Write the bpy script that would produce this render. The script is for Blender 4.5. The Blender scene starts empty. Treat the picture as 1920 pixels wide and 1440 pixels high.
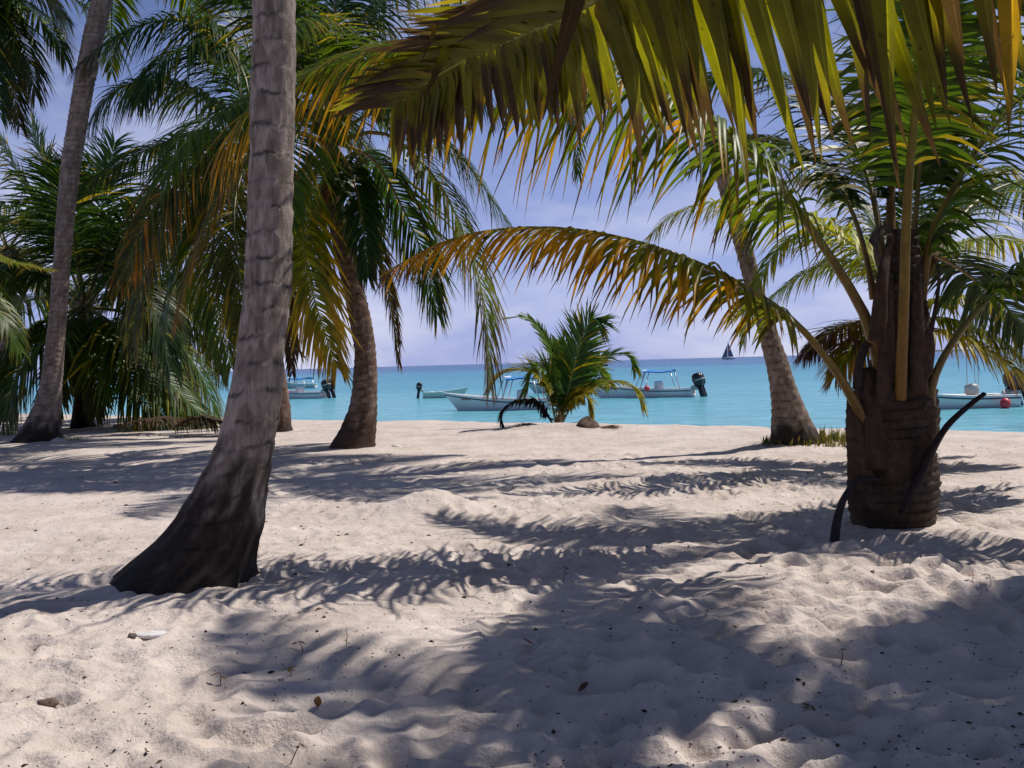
import bpy, math, random
import numpy as np
from mathutils import Vector, Matrix

# ------------------------------------------------------------------ camera
scene = bpy.context.scene
col = scene.collection
F = 1867.0
CAM = np.array([0.0, 0.0, 1.4])
TH, RO = math.radians(1.206), math.radians(1.58)
fw = np.array([0, math.cos(TH), -math.sin(TH)])
u0 = np.array([0, math.sin(TH), math.cos(TH)]); r0 = np.array([1.0, 0, 0])
rt = math.cos(RO)*r0 - math.sin(RO)*u0
up = math.cos(RO)*u0 + math.sin(RO)*r0
cam_data = bpy.data.cameras.new('camera')
cam = bpy.data.objects.new('camera', cam_data); col.objects.link(cam)
cam_data.sensor_width = 36.0; cam_data.lens = F/1920*36.0
cam_data.clip_start = 0.05; cam_data.clip_end = 30000
cam.matrix_world = Matrix(((rt[0], up[0], -fw[0], CAM[0]), (rt[1], up[1], -fw[1], CAM[1]),
                           (rt[2], up[2], -fw[2], CAM[2]), (0, 0, 0, 1)))
scene.camera = cam
def ray(px, py): return fw + (px-960)/F*rt + (720-py)/F*up
def at(px, py, Y):
    d = ray(px, py); return CAM + d*(Y/d[1])
def ground(px, py, z=0.0):
    d = ray(px, py); return CAM + d*((z-CAM[2])/d[2])

# ------------------------------------------------------------------ light
SUN_EL = math.radians(55); SUN_H = np.array([0.90, 0.43]); SUN_H /= np.linalg.norm(SUN_H)
SUN = np.array([SUN_H[0]*math.cos(SUN_EL), SUN_H[1]*math.cos(SUN_EL), math.sin(SUN_EL)])
sl = bpy.data.lights.new('sun', 'SUN'); sl.energy = 5.0; sl.angle = math.radians(0.53); sl.color = (1.0, 0.93, 0.84)
so = bpy.data.objects.new('sun', sl); col.objects.link(so)
so.rotation_euler = Vector(SUN).to_track_quat('Z', 'Y').to_euler()
so.location = (20, 10, 30)
world = bpy.data.worlds.new('World'); scene.world = world; world.use_nodes = True
wn = world.node_tree; wn.nodes.clear()
def wnode(t, **k):
    n = wn.nodes.new(t)
    for a, b in k.items(): setattr(n, a, b)
    return n
sky = wnode('ShaderNodeTexSky', sky_type='NISHITA', sun_disc=False, sun_elevation=SUN_EL,
            sun_rotation=math.atan2(SUN[0], SUN[1]), air_density=1.0, dust_density=0.15, ozone_density=1.2)
tint = wnode('ShaderNodeMix', data_type='RGBA', blend_type='MULTIPLY'); tint.inputs[0].default_value = 1
tint.inputs[7].default_value = (0.80, 0.84, 1.18, 1)
wn.links.new(sky.outputs[0], tint.inputs[6])
tc = wnode('ShaderNodeTexCoord'); mp = wnode('ShaderNodeMapping'); mp.inputs['Scale'].default_value = (2.2, 2.2, 6.0)
mp.inputs['Location'].default_value = (0.35, 0.1, 0.55)
nz = wnode('ShaderNodeTexNoise'); nz.inputs['Scale'].default_value = 1.6; nz.inputs['Detail'].default_value = 7; nz.inputs['Roughness'].default_value = 0.55
rp = wnode('ShaderNodeValToRGB'); rp.color_ramp.elements[0].position = 0.46; rp.color_ramp.elements[1].position = 0.66
rp.color_ramp.elements[1].color = (0.75, 0.75, 0.75, 1)
cm = wnode('ShaderNodeMix', data_type='RGBA'); cm.inputs[7].default_value = (12.0, 12.2, 14.6, 1)
wn.links.new(tc.outputs['Generated'], mp.inputs[0]); wn.links.new(mp.outputs[0], nz.inputs['Vector'])
wn.links.new(nz.outputs[0], rp.inputs[0]); cfm = wnode('ShaderNodeMath', operation='MULTIPLY'); wn.links.new(rp.outputs[0], cfm.inputs[0]); wn.links.new(cfm.outputs[0], cm.inputs[0]); hzm = wnode('ShaderNodeMix', data_type='RGBA'); hzm.inputs[7].default_value = (6.3, 7.6, 14.2, 1)
sep = wnode('ShaderNodeSeparateXYZ'); wn.links.new(tc.outputs['Generated'], sep.inputs[0])
hzr = wnode('ShaderNodeMapRange', interpolation_type='SMOOTHERSTEP'); hzr.inputs['From Min'].default_value = -0.02; hzr.inputs['From Max'].default_value = 0.5
hzr.inputs['To Min'].default_value = 0.75; hzr.inputs['To Max'].default_value = 0.0
wn.links.new(sep.outputs[2], hzr.inputs[0]); wn.links.new(hzr.outputs[0], hzm.inputs[0])
cfr = wnode('ShaderNodeMapRange'); cfr.inputs['From Max'].default_value = 0.5; cfr.inputs['To Min'].default_value = 1.1; cfr.inputs['To Max'].default_value = 0.25
wn.links.new(sep.outputs[2], cfr.inputs[0]); wn.links.new(cfr.outputs[0], cfm.inputs[1])
wn.links.new(tint.outputs[2], hzm.inputs[6]); wn.links.new(hzm.outputs[2], cm.inputs[6])
bg = wnode('ShaderNodeBackground'); bg.inputs[1].default_value = 0.066
wo = wnode('ShaderNodeOutputWorld'); wn.links.new(cm.outputs[2], bg.inputs[0]); wn.links.new(bg.outputs[0], wo.inputs[0])
scene.view_settings.view_transform = 'Standard'; scene.view_settings.look = 'None'
scene.view_settings.exposure = -0.12; scene.view_settings.gamma = 1.0; scene.view_settings.use_curve_mapping = False
scene.render.engine = 'CYCLES'
scene.cycles.max_bounces = 6; scene.cycles.transparent_max_bounces = 8

# ------------------------------------------------------------------ helpers
RNG = np.random.default_rng(7)
def lin(r, g, b):
    f = lambda c: ((c/255+0.055)/1.055)**2.4 if c > 10 else c/255/12.92
    return (f(r), f(g), f(b))
def nrm(v): return v/np.maximum(np.linalg.norm(v, axis=-1, keepdims=True), 1e-9)
_perm = RNG.permutation(256); _perm = np.concatenate([_perm, _perm, _perm])
_g = nrm(RNG.normal(size=(256, 3)))
def perlin(x, y, z=0.0):
    x, y, z = np.broadcast_arrays(np.asarray(x, float), np.asarray(y, float), np.asarray(z, float))
    xi, yi, zi = np.floor(x).astype(int), np.floor(y).astype(int), np.floor(z).astype(int)
    xf, yf, zf = x-xi, y-yi, z-zi
    fd = lambda t: t*t*t*(t*(t*6-15)+10)
    u, v, w = fd(xf), fd(yf), fd(zf)
    def gr(dx, dy, dz):
        h = _perm[_perm[_perm[(xi+dx) & 255]+((yi+dy) & 255)]+((zi+dz) & 255)]
        g = _g[h]
        return g[..., 0]*(xf-dx)+g[..., 1]*(yf-dy)+g[..., 2]*(zf-dz)
    l = lambda a, b, t: a+t*(b-a)
    return l(l(l(gr(0,0,0), gr(1,0,0), u), l(gr(0,1,0), gr(1,1,0), u), v),
             l(l(gr(0,0,1), gr(1,0,1), u), l(gr(0,1,1), gr(1,1,1), u), v), w)*1.5
def fbm(x, y, z=0.0, o=4):
    s, a = 0, 1
    for k in range(o):
        s = s+a*perlin(x*2**k+k*17.3, y*2**k+k*5.7, z*2**k); a *= 0.5
    return s

def mesh_obj(name, verts, faces, mat, parent=None, cols=None, smooth=True, loc=None):
    """verts (n,3) world; faces (m,4) or (m,3) arrays or list of tuples; local = world - parent location"""
    me = bpy.data.meshes.new(name)
    v = np.asarray(verts, float)
    off = np.zeros(3)
    if parent is not None:
        off = np.array(parent['_o'] if '_o' in parent else (0, 0, 0))
    elif loc is not None: off = np.array(loc)
    v = v-off
    if isinstance(faces, np.ndarray):
        k = faces.shape[1]; m = len(faces)
        me.vertices.add(len(v)); me.vertices.foreach_set('co', v.astype(np.float32).ravel())
        me.loops.add(m*k); me.loops.foreach_set('vertex_index', faces.astype(np.int32).ravel())
        me.polygons.add(m); me.polygons.foreach_set('loop_start', np.arange(0, m*k, k, dtype=np.int32))
        me.update(calc_edges=True)
    else:
        me.from_pydata([tuple(p) for p in v], [], faces); me.update()
    me.polygons.foreach_set('use_smooth', [smooth]*len(me.polygons))
    if cols is not None:
        ca = me.color_attributes.new('Col', 'FLOAT_COLOR', 'POINT')
        c = np.ones((len(v), 4), np.float32); c[:, :3] = cols
        ca.data.foreach_set('color', c.ravel())
    me.materials.append(mat)
    o = bpy.data.objects.new(name, me); col.objects.link(o)
    if parent is not None: o.parent = parent
    if loc is not None and parent is None: o.location = loc
    return o
ORG = {}
def thing(name, label, cat, loc, group=None):
    o = bpy.data.objects.new(name, None); col.objects.link(o); o.location = loc
    o.empty_display_size = 0.2
    ORG[o.name] = np.array(loc, float); tag(o, label, cat, group); return o
def tag(o, label=None, cat=None, group=None, kind=None):
    if label: o['label'] = label
    if cat: o['category'] = cat
    if group: o['group'] = group
    if kind: o['kind'] = kind
    return o
def part(name, verts, faces, mat, root, parent=None, cols=None, smooth=True):
    """a part in world coordinates under root (an Empty at ORG) or under a part of root (origin shared)"""
    o = mesh_obj(name, np.asarray(verts, float)-ORG[root.name], faces, mat, None, cols, smooth)
    o.parent = parent or root
    return o

# ---- materials
def new_mat(name):
    m = bpy.data.materials.new(name); m.use_nodes = True; nt = m.node_tree; nt.nodes.clear()
    out = nt.nodes.new('ShaderNodeOutputMaterial'); return m, nt, out
def N(nt, t, ins=None, **k):
    n = nt.nodes.new(t)
    for a, b in k.items(): setattr(n, a, b)
    for a, b in (ins or {}).items(): n.inputs[a].default_value = b
    return n
def plain(name, c, rough=0.5, metal=0.0, noise=0.15, scale=8.0, bump=0.0, spec=0.5):
    m, nt, out = new_mat(name)
    p = N(nt, 'ShaderNodeBsdfPrincipled', {'Roughness': rough, 'Metallic': metal, 'Specular IOR Level': spec})
    t = N(nt, 'ShaderNodeTexCoord'); n = N(nt, 'ShaderNodeTexNoise', {'Scale': scale, 'Detail': 5.0})
    nt.links.new(t.outputs['Object'], n.inputs['Vector'])
    mx = N(nt, 'ShaderNodeMix', data_type='RGBA')
    mx.inputs[6].default_value = tuple(x*(1-noise) for x in c)+(1,); mx.inputs[7].default_value = tuple(min(1, x*(1+noise)) for x in c)+(1,)
    nt.links.new(n.outputs[0], mx.inputs[0]); nt.links.new(mx.outputs[2], p.inputs['Base Color'])
    if bump:
        b = N(nt, 'ShaderNodeBump', {'Strength': bump, 'Distance': 0.02}); nt.links.new(n.outputs[0], b.inputs['Height']); nt.links.new(b.outputs[0], p.inputs['Normal'])
    nt.links.new(p.outputs[0], out.inputs[0]); return m
def leaf_mat(name, trans=0.45, rough=0.42, spec=0.28, spots=0.0):
    m, nt, out = new_mat(name)
    a = N(nt, 'ShaderNodeAttribute', attribute_name='Col')
    t = N(nt, 'ShaderNodeTexCoord'); n = N(nt, 'ShaderNodeTexNoise', {'Scale': 9.0, 'Detail': 6.0, 'Roughness': 0.65})
    nt.links.new(t.outputs['Object'], n.inputs['Vector'])
    r = N(nt, 'ShaderNodeMapRange', {'From Min': 0.3, 'From Max': 0.7, 'To Min': 0.72, 'To Max': 1.22})
    nt.links.new(n.outputs[0], r.inputs[0])
    mu = N(nt, 'ShaderNodeVectorMath', operation='SCALE'); nt.links.new(a.outputs['Color'], mu.inputs[0]); nt.links.new(r.outputs[0], mu.inputs['Scale'])
    src = mu.outputs[0]
    if spots:
        n2 = N(nt, 'ShaderNodeTexNoise', {'Scale': 60.0, 'Detail': 3.0}); nt.links.new(t.outputs['Object'], n2.inputs['Vector'])
        r2 = N(nt, 'ShaderNodeMapRange', {'From Min': 0.66, 'From Max': 0.71}); nt.links.new(n2.outputs[0], r2.inputs[0])
        ms = N(nt, 'ShaderNodeMix', data_type='RGBA'); ms.inputs[7].default_value = (0.03, 0.018, 0.008, 1)
        s2 = N(nt, 'ShaderNodeMath', operation='MULTIPLY'); s2.inputs[1].default_value = spots
        nt.links.new(r2.outputs[0], s2.inputs[0]); nt.links.new(s2.outputs[0], ms.inputs[0]); nt.links.new(src, ms.inputs[6]); src = ms.outputs[2]
    p = N(nt, 'ShaderNodeBsdfPrincipled', {'Roughness': rough, 'Specular IOR Level': spec})
    nt.links.new(src, p.inputs['Base Color'])
    tr = N(nt, 'ShaderNodeBsdfTranslucent'); g = N(nt, 'ShaderNodeVectorMath', operation='MULTIPLY'); g.inputs[1].default_value = (1.75, 1.55, 0.55)
    nt.links.new(src, g.inputs[0]); nt.links.new(g.outputs[0], tr.inputs[0])
    mx = N(nt, 'ShaderNodeMixShader', {0: trans}); nt.links.new(p.outputs[0], mx.inputs[1]); nt.links.new(tr.outputs[0], mx.inputs[2])
    nt.links.new(mx.outputs[0], out.inputs[0]); return m
def bark_mat(name, scale=14.0):
    m, nt, out = new_mat(name)
    a = N(nt, 'ShaderNodeAttribute', attribute_name='Col'); t = N(nt, 'ShaderNodeTexCoord')
    mp = N(nt, 'ShaderNodeMapping', {'Scale': (1.0, 1.0, 0.22)}); nt.links.new(t.outputs['Object'], mp.inputs[0])
    n = N(nt, 'ShaderNodeTexNoise', {'Scale': scale*2.6, 'Detail': 7.0, 'Roughness': 0.7}); nt.links.new(mp.outputs[0], n.inputs['Vector'])
    n2 = N(nt, 'ShaderNodeTexNoise', {'Scale': scale*6, 'Detail': 4.0, 'Roughness': 0.7}); nt.links.new(t.outputs['Object'], n2.inputs['Vector'])
    r = N(nt, 'ShaderNodeMapRange', {'From Min': 0.3, 'From Max': 0.7, 'To Min': 0.55, 'To Max': 1.4}); nt.links.new(n.outputs[0], r.inputs[0])
    mu = N(nt, 'ShaderNodeVectorMath', operation='SCALE'); nt.links.new(a.outputs['Color'], mu.inputs[0]); nt.links.new(r.outputs[0], mu.inputs['Scale'])
    ad = N(nt, 'ShaderNodeMath', operation='ADD'); nt.links.new(n.outputs[0], ad.inputs[0]); nt.links.new(n2.outputs[0], ad.inputs[1])
    b = N(nt, 'ShaderNodeBump', {'Strength': 0.9, 'Distance': 0.012}); nt.links.new(ad.outputs[0], b.inputs['Height'])
    p = N(nt, 'ShaderNodeBsdfPrincipled', {'Roughness': 0.85, 'Specular IOR Level': 0.25})
    nt.links.new(mu.outputs[0], p.inputs['Base Color']); nt.links.new(b.outputs[0], p.inputs['Normal'])
    nt.links.new(p.outputs[0], out.inputs[0]); return m
M_leaf = leaf_mat('palm_leaf'); M_leaf_near = leaf_mat('palm_leaf_near', 0.5, 0.42, 0.35, 0.8)
M_dead = leaf_mat('dry_leaf', 0.2, 0.8, 0.15); M_bark = bark_mat('palm_bark'); M_rachis = bark_mat('petiole', 9.0)
M_rach = leaf_mat('petiole_smooth', 0.0, 0.45, 0.35)

# ------------------------------------------------------------------ sand
def crest_s(x, y): return (y-(23.2-0.77*x))/1.262
def softplus(v, k): return np.log1p(np.exp(np.clip(v/k, -40, 40)))*k
def base_h(x, y):
    s = crest_s(x, y)
    z = 0.05*fbm(x/4.3+3, y/3.1+9, 0.3, 2) + 0.10*np.exp(-((s+1.5)/3.0)**2)*0.4
    z = z-0.15*softplus(s-0.3, 0.5)
    return np.maximum(z, -2.6+0.02*fbm(x/5, y/5))
def axis(fine0, fine1, step, g, end, maxstep):
    a = [fine1]; s = step
    while a[-1] < end: s = min(s*g, maxstep); a.append(a[-1]+s)
    return a
xr = axis(0, 3.0, 0.022, 1.028, 90, 6); xs = np.array([-v for v in xr[::-1]]+list(np.arange(-3.0+0.022, 3.0-0.011, 0.022))+xr)
yf = axis(0, 6.5, 0.022, 1.0125, 42, 0.5); yf += axis(0, yf[-1], 0.5, 1.12, 120, 12)[1:]
yb = axis(0, 0, 0.03, 1.12, 22, 2.5)
ys = np.array([2.6-v for v in yb[::-1]]+list(np.arange(2.6+0.022, 6.5-0.011, 0.022))+yf)
GX, GY = np.meshgrid(xs, ys)
GZ = base_h(GX, GY)
dist = np.hypot(GX, GY); s_c = crest_s(GX, GY)
near = np.clip((20-GY)/12, 0.3, 1)*(GY > -4)
w1 = perlin(GX*0.5, GY*0.5, 3.1)
# wind and foot churned ridges
rid = 1-np.abs(perlin(GX/0.52+0.8*w1, GY/0.27+0.5*w1, 0.7))*2
rid2 = 1-np.abs(perlin(GX/0.26+5, GY/0.15+w1, 4.7))*2
amp = np.clip(0.55+0.9*perlin(GX/2.1+7, GY/1.7, 1.5), 0.12, 1.3)
right = np.clip(0.5+0.35*(GX+0.3), 0.28, 1.0)
GZ = GZ + near*amp*right*(0.052*rid + 0.022*rid2) + 0.02*near*fbm(GX/0.9, GY/0.7, 8.8, 3) + 0.006*near*fbm(GX/0.11, GY/0.09, 2.2, 2)
GZ = GZ + (1-near)*0.03*perlin(GX/0.45, GY/0.35, 5.5)
def dent(cx, cy, rx, ry, ang, dep, rim):
    R = max(rx, ry)*2.6
    i0, i1 = np.searchsorted(xs, [cx-R, cx+R]); j0, j1 = np.searchsorted(ys, [cy-R, cy+R])
    if i1-i0 < 2 or j1-j0 < 2: return
    X = GX[j0:j1, i0:i1]-cx; Y = GY[j0:j1, i0:i1]-cy
    c, s = math.cos(ang), math.sin(ang)
    q = np.sqrt(((c*X+s*Y)/rx)**2+((-s*X+c*Y)/ry)**2)
    GZ[j0:j1, i0:i1] += -dep*np.exp(-(q**2.6)) + rim*np.exp(-((q-1.5)/0.42)**2)
rd = random.Random(5)
for k in range(1500):
    y = 2.6+13*rd.random()**1.35; x = rd.uniform(-0.75, 0.75)*y*0.9+rd.uniform(-0.5, 0.9)
    lf = 1.0 if x > -0.3 else 0.55
    f = rd.uniform(0.5, 1.1)*lf
    dent(x, y, rd.uniform(.10, .17), rd.uniform(.045, .08), rd.uniform(0, 3.14), 0.042*f, 0.015*f)
for (px, py, rx, dep) in ((470, 1385, .16, .06), (560, 1370, .12, .04), (1240, 1230, .16, .05), (90, 1320, .1, .03), (200, 1240, .12, .02), (1130, 1290, .2, .05)):
    g = ground(px, py); dent(g[0], g[1], rx, rx*.6, 0.3, dep, 0.018)
# sand heaped round the trunks
for (px, py, h, r) in ((330, 1080, .10, .7), (1675, 985, .05, .8), (665, 842, .08, .9), (1490, 842, .12, 1.0), (70, 832, .1, 1.2), (780, 960, .14, .5), (1060, 812, .15, 1.2), (820, 955, .1, .3)):
    g = ground(px, py); GZ += h*np.exp(-((GX-g[0])**2+((GY-g[1])*1.2)**2)/r**2)
def gz(x, y):
    i = int(np.clip(np.searchsorted(xs, x)-1, 0, len(xs)-2)); j = int(np.clip(np.searchsorted(ys, y)-1, 0, len(ys)-2))
    a = (x-xs[i])/(xs[i+1]-xs[i]); b = (y-ys[j])/(ys[j+1]-ys[j])
    return (GZ[j, i]*(1-a)+GZ[j, i+1]*a)*(1-b)+(GZ[j+1, i]*(1-a)+GZ[j+1, i+1]*a)*b
def gpt(px, py, dz=0.0):
    p = ground(px, py)
    for _ in range(4): p = ground(px, py, gz(p[0], p[1]))
    return p+np.array([0, 0, dz])
def grid_faces(nu, nv, closed=False):
    i = np.arange(nu-1)[:, None]; j = np.arange(nv if closed else nv-1)[None, :]
    jn = (j+1) % nv
    return np.stack([i*nv+j, i*nv+jn, (i+1)*nv+jn, (i+1)*nv+j], -1).reshape(-1, 4)
def sand_material():
    m, nt, out = new_mat('coral_sand'); t = N(nt, 'ShaderNodeTexCoord')
    n1 = N(nt, 'ShaderNodeTexNoise', {'Scale': 1.3, 'Detail': 6.0, 'Roughness': 0.6}); n2 = N(nt, 'ShaderNodeTexNoise', {'Scale': 170.0, 'Detail': 3.0, 'Roughness': 0.7})
    n3 = N(nt, 'ShaderNodeTexNoise', {'Scale': 24.0, 'Detail': 6.0, 'Roughness': 0.65}); n4 = N(nt, 'ShaderNodeTexNoise', {'Scale': 7.0, 'Detail': 4.0, 'Roughness': 0.6})
    for n in (n1, n2, n3, n4): nt.links.new(t.outputs['Object'], n.inputs['Vector'])
    c1 = N(nt, 'ShaderNodeMix', data_type='RGBA'); c1.inputs[6].default_value = (0.50, 0.43, 0.385, 1); c1.inputs[7].default_value = (0.64, 0.565, 0.52, 1)
    r1 = N(nt, 'ShaderNodeMapRange', {'From Min': 0.35, 'From Max': 0.65}); nt.links.new(n1.outputs[0], r1.inputs[0]); nt.links.new(r1.outputs[0], c1.inputs[0])
    r2 = N(nt, 'ShaderNodeMapRange', {'From Min': 0.25, 'From Max': 0.75, 'To Min': 0.8, 'To Max': 1.16}); nt.links.new(n2.outputs[0], r2.inputs[0])
    s = N(nt, 'ShaderNodeVectorMath', operation='SCALE'); nt.links.new(c1.outputs[2], s.inputs[0]); nt.links.new(r2.outputs[0], s.inputs['Scale'])
    # darker organic crumbs
    r3 = N(nt, 'ShaderNodeMapRange', {'From Min': 0.63, 'From Max': 0.72, 'To Max': 0.35}); nt.links.new(n3.outputs[0], r3.inputs[0])
    c2 = N(nt, 'ShaderNodeMix', data_type='RGBA'); c2.inputs[7].default_value = (0.25, 0.19, 0.14, 1)
    nt.links.new(r3.outputs[0], c2.inputs[0]); nt.links.new(s.outputs[0], c2.inputs[6])
    b1 = N(nt, 'ShaderNodeBump', {'Strength': 0.35, 'Distance': 0.01}); nt.links.new(n2.outputs[0], b1.inputs['Height'])
    b2 = N(nt, 'ShaderNodeBump', {'Strength': 0.25, 'Distance': 0.03}); nt.links.new(n3.outputs[0], b2.inputs['Height']); nt.links.new(b1.outputs[0], b2.inputs['Normal'])
    b3 = N(nt, 'ShaderNodeBump', {'Strength': 0.42, 'Distance': 0.10}); nt.links.new(n4.outputs[0], b3.inputs['Height']); nt.links.new(b2.outputs[0], b3.inputs['Normal'])
    p = N(nt, 'ShaderNodeBsdfPrincipled', {'Roughness': 0.95, 'Specular IOR Level': 0.12})
    nt.links.new(c2.outputs[2], p.inputs['Base Color']); nt.links.new(b3.outputs[0], p.inputs['Normal']); nt.links.new(p.outputs[0], out.inputs[0]); return m
beach = mesh_obj('sand_beach', np.stack([GX, GY, GZ], -1).reshape(-1, 3), grid_faces(len(ys), len(xs)), sand_material())
tag(beach, 'pale coral sand beach churned by footprints under the palms', kind='structure')

# ------------------------------------------------------------------ sea
SEA = -1.0
def sea_material():
    m, nt, out = new_mat('sea_water'); g = N(nt, 'ShaderNodeNewGeometry')
    # distance out from the shore (the water gets deeper and bluer with it)
    dt = N(nt, 'ShaderNodeVectorMath', operation='DOT_PRODUCT'); dt.inputs[1].default_value = (0.30, 0.954, 0)
    nt.links.new(g.outputs['Position'], dt.inputs[0])
    mp = N(nt, 'ShaderNodeMapping', {'Scale': (0.006, 0.02, 1)}); nt.links.new(g.outputs['Position'], mp.inputs[0])
    n = N(nt, 'ShaderNodeTexNoise', {'Scale': 1.0, 'Detail': 4.0}); nt.links.new(mp.outputs[0], n.inputs['Vector'])
    lg = N(nt, 'ShaderNodeMath', operation='LOGARITHM'); lg.inputs[1].default_value = 10
    mxx = N(nt, 'ShaderNodeMath', operation='MAXIMUM'); mxx.inputs[1].default_value = 10; nt.links.new(dt.outputs['Value'], mxx.inputs[0]); nt.links.new(mxx.outputs[0], lg.inputs[0])
    nr = N(nt, 'ShaderNodeMapRange', {'From Min': 0.3, 'From Max': 0.7, 'To Min': -0.16, 'To Max': 0.16}); nt.links.new(n.outputs[0], nr.inputs[0])
    ad = N(nt, 'ShaderNodeMath', operation='ADD'); nt.links.new(lg.outputs[0], ad.inputs[0]); nt.links.new(nr.outputs[0], ad.inputs[1])
    mr = N(nt, 'ShaderNodeMapRange', {'From Min': 1.4, 'From Max': 3.4}); nt.links.new(ad.outputs[0], mr.inputs[0])
    rp = N(nt, 'ShaderNodeValToRGB'); e = rp.color_ramp.elements
    e[0].position = 0.0; e[0].color = (0.20, 0.46, 0.50, 1); e[1].position = 1.0; e[1].color = (0.012, 0.075, 0.20, 1)
    for pos, c in ((0.10, (0.15, 0.42, 0.49, 1)), (0.24, (0.070, 0.335, 0.43, 1)), (0.40, (0.035, 0.27, 0.37, 1)), (0.52, (0.025, 0.22, 0.34, 1)), (0.60, (0.018, 0.12, 0.26, 1))):
        k = e.new(pos); k.color = c
    nt.links.new(mr.outputs[0], rp.inputs[0])
    m2 = N(nt, 'ShaderNodeMapping', {'Scale': (0.55, 1.3, 1)}); nt.links.new(g.outputs['Position'], m2.inputs[0])
    w = N(nt, 'ShaderNodeTexNoise', {'Scale': 1.0, 'Detail': 5.0, 'Roughness': 0.62, 'Distortion': 0.6}); nt.links.new(m2.outputs[0], w.inputs['Vector'])
    b = N(nt, 'ShaderNodeBump', {'Strength': 0.9, 'Distance': 0.28}); nt.links.new(w.outputs[0], b.inputs['Height'])
    # darker and lighter ripple faces
    rr = N(nt, 'ShaderNodeMapRange', {'From Min': 0.3, 'From Max': 0.7, 'To Min': 0.72, 'To Max': 1.28}); nt.links.new(w.outputs[0], rr.inputs[0])
    sc = N(nt, 'ShaderNodeVectorMath', operation='SCALE'); nt.links.new(rp.outputs[0], sc.inputs[0]); nt.links.new(rr.outputs[0], sc.inputs['Scale'])
    p = N(nt, 'ShaderNodeBsdfPrincipled', {'Roughness': 0.22, 'Specular IOR Level': 0.22, 'IOR': 1.33})
    nt.links.new(sc.outputs[0], p.inputs['Base Color']); nt.links.new(b.outputs[0], p.inputs['Normal']); nt.links.new(p.outputs[0], out.inputs[0]); return m
sy = np.concatenate([np.linspace(5, 60, 12), np.geomspace(70, 12000, 40)]); sx = np.concatenate([-np.geomspace(12000, 10, 30), np.geomspace(10, 12000, 30)])
SX, SY = np.meshgrid(sx, sy)
sea = mesh_obj('sea', np.stack([SX, SY, np.full_like(SX, SEA)], -1).reshape(-1, 3), grid_faces(len(sy), len(sx)), sea_material())
tag(sea, 'calm turquoise sea turning dark blue at the horizon', kind='structure')
# low headland far off at the right of the horizon
hx = np.linspace(0, 1, 60); prof = 16*np.clip(np.minimum(hx*6, (1-hx)*3), 0, 1)*(0.7+0.3*fbm(hx*9, 0.3*hx))
a, b_ = at(1560, 660, 5200), at(2500, 640, 5600)
hv = []
for i, t_ in enumerate(hx):
    q = a*(1-t_)+b_*t_
    for k, (dy, zz) in enumerate(((-60, 0), (-20, .8), (40, 1), (160, 0))): hv.append((q[0], q[1]+dy, SEA-1+prof[i]*zz))
hl = mesh_obj('headland', hv, grid_faces(60, 4), plain('far_scrub', (0.05, 0.08, 0.09), 0.9, noise=0.3, scale=0.02))
tag(hl, 'low dark headland on the horizon at the right', kind='structure')

# ------------------------------------------------------------------ palms
def spline(P, n):
    P = np.asarray(P, float)
    Q = np.vstack([2*P[0]-P[1], P, 2*P[-1]-P[-2]])
    d = np.concatenate([[0], np.cumsum(np.linalg.norm(np.diff(P, axis=0), axis=1))]); d /= d[-1]
    t = np.linspace(0, 1, n); i = np.clip(np.searchsorted(d, t, side='right')-1, 0, len(P)-2)
    u = ((t-d[i])/np.maximum(d[i+1]-d[i], 1e-9))[:, None]
    p0, p1, p2, p3 = Q[i], Q[i+1], Q[i+2], Q[i+3]
    return 0.5*((2*p1)+(-p0+p2)*u+(2*p0-5*p1+4*p2-p3)*u*u+(-p0+3*p1-3*p2+p3)*u**3)
def tube(P, R, seg=8, flat=1.0, cap=True):
    P = np.asarray(P, float); R = np.asarray(R, float); n = len(P)
    T = nrm(np.gradient(P, axis=0)); ref = np.array([0, 0, 1.0])
    if abs(T[0, 2]) > 0.92 and abs(T[-1, 2]) > 0.8: ref = np.array([0, 1.0, 0])
    B = nrm(np.cross(T, ref)); U = np.cross(B, T)
    a = np.linspace(0, 2*math.pi, seg, endpoint=False)
    V = P[:, None]+R[:, None, None]*(np.cos(a)[None, :, None]*B[:, None]+flat*np.sin(a)[None, :, None]*U[:, None])
    V = V.reshape(-1, 3); Fc = grid_faces(n, seg, True)
    if cap:
        V = np.vstack([V, P[0], P[-1]]); c0, c1 = len(V)-2, len(V)-1; j = np.arange(seg); jn = (j+1) % seg
        Fc = np.vstack([Fc, np.stack([np.full(seg, c0), jn, j, j], -1)[:, [0, 1, 2, 2]], np.stack([np.full(seg, c1), (n-1)*seg+j, (n-1)*seg+jn, (n-1)*seg+jn], -1)])
        quads = [tuple(f) for f in Fc[:-2*seg].tolist()]; tris = [tuple(f[:3]) for f in Fc[-2*seg:].tolist()]
        return V, quads+tris
    return V, Fc
GREEN, DGREEN, YEL, ORA, BRN, LIME = (.055, .105, .010), (.022, .055, .010), (.30, .25, .018), (.36, .16, .012), (.055, .035, .022), (.14, .20, .018)
def mixc(a, b, t):
    t = np.asarray(t)[..., None]; return np.asarray(a)*(1-t)+np.asarray(b)*t
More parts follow.
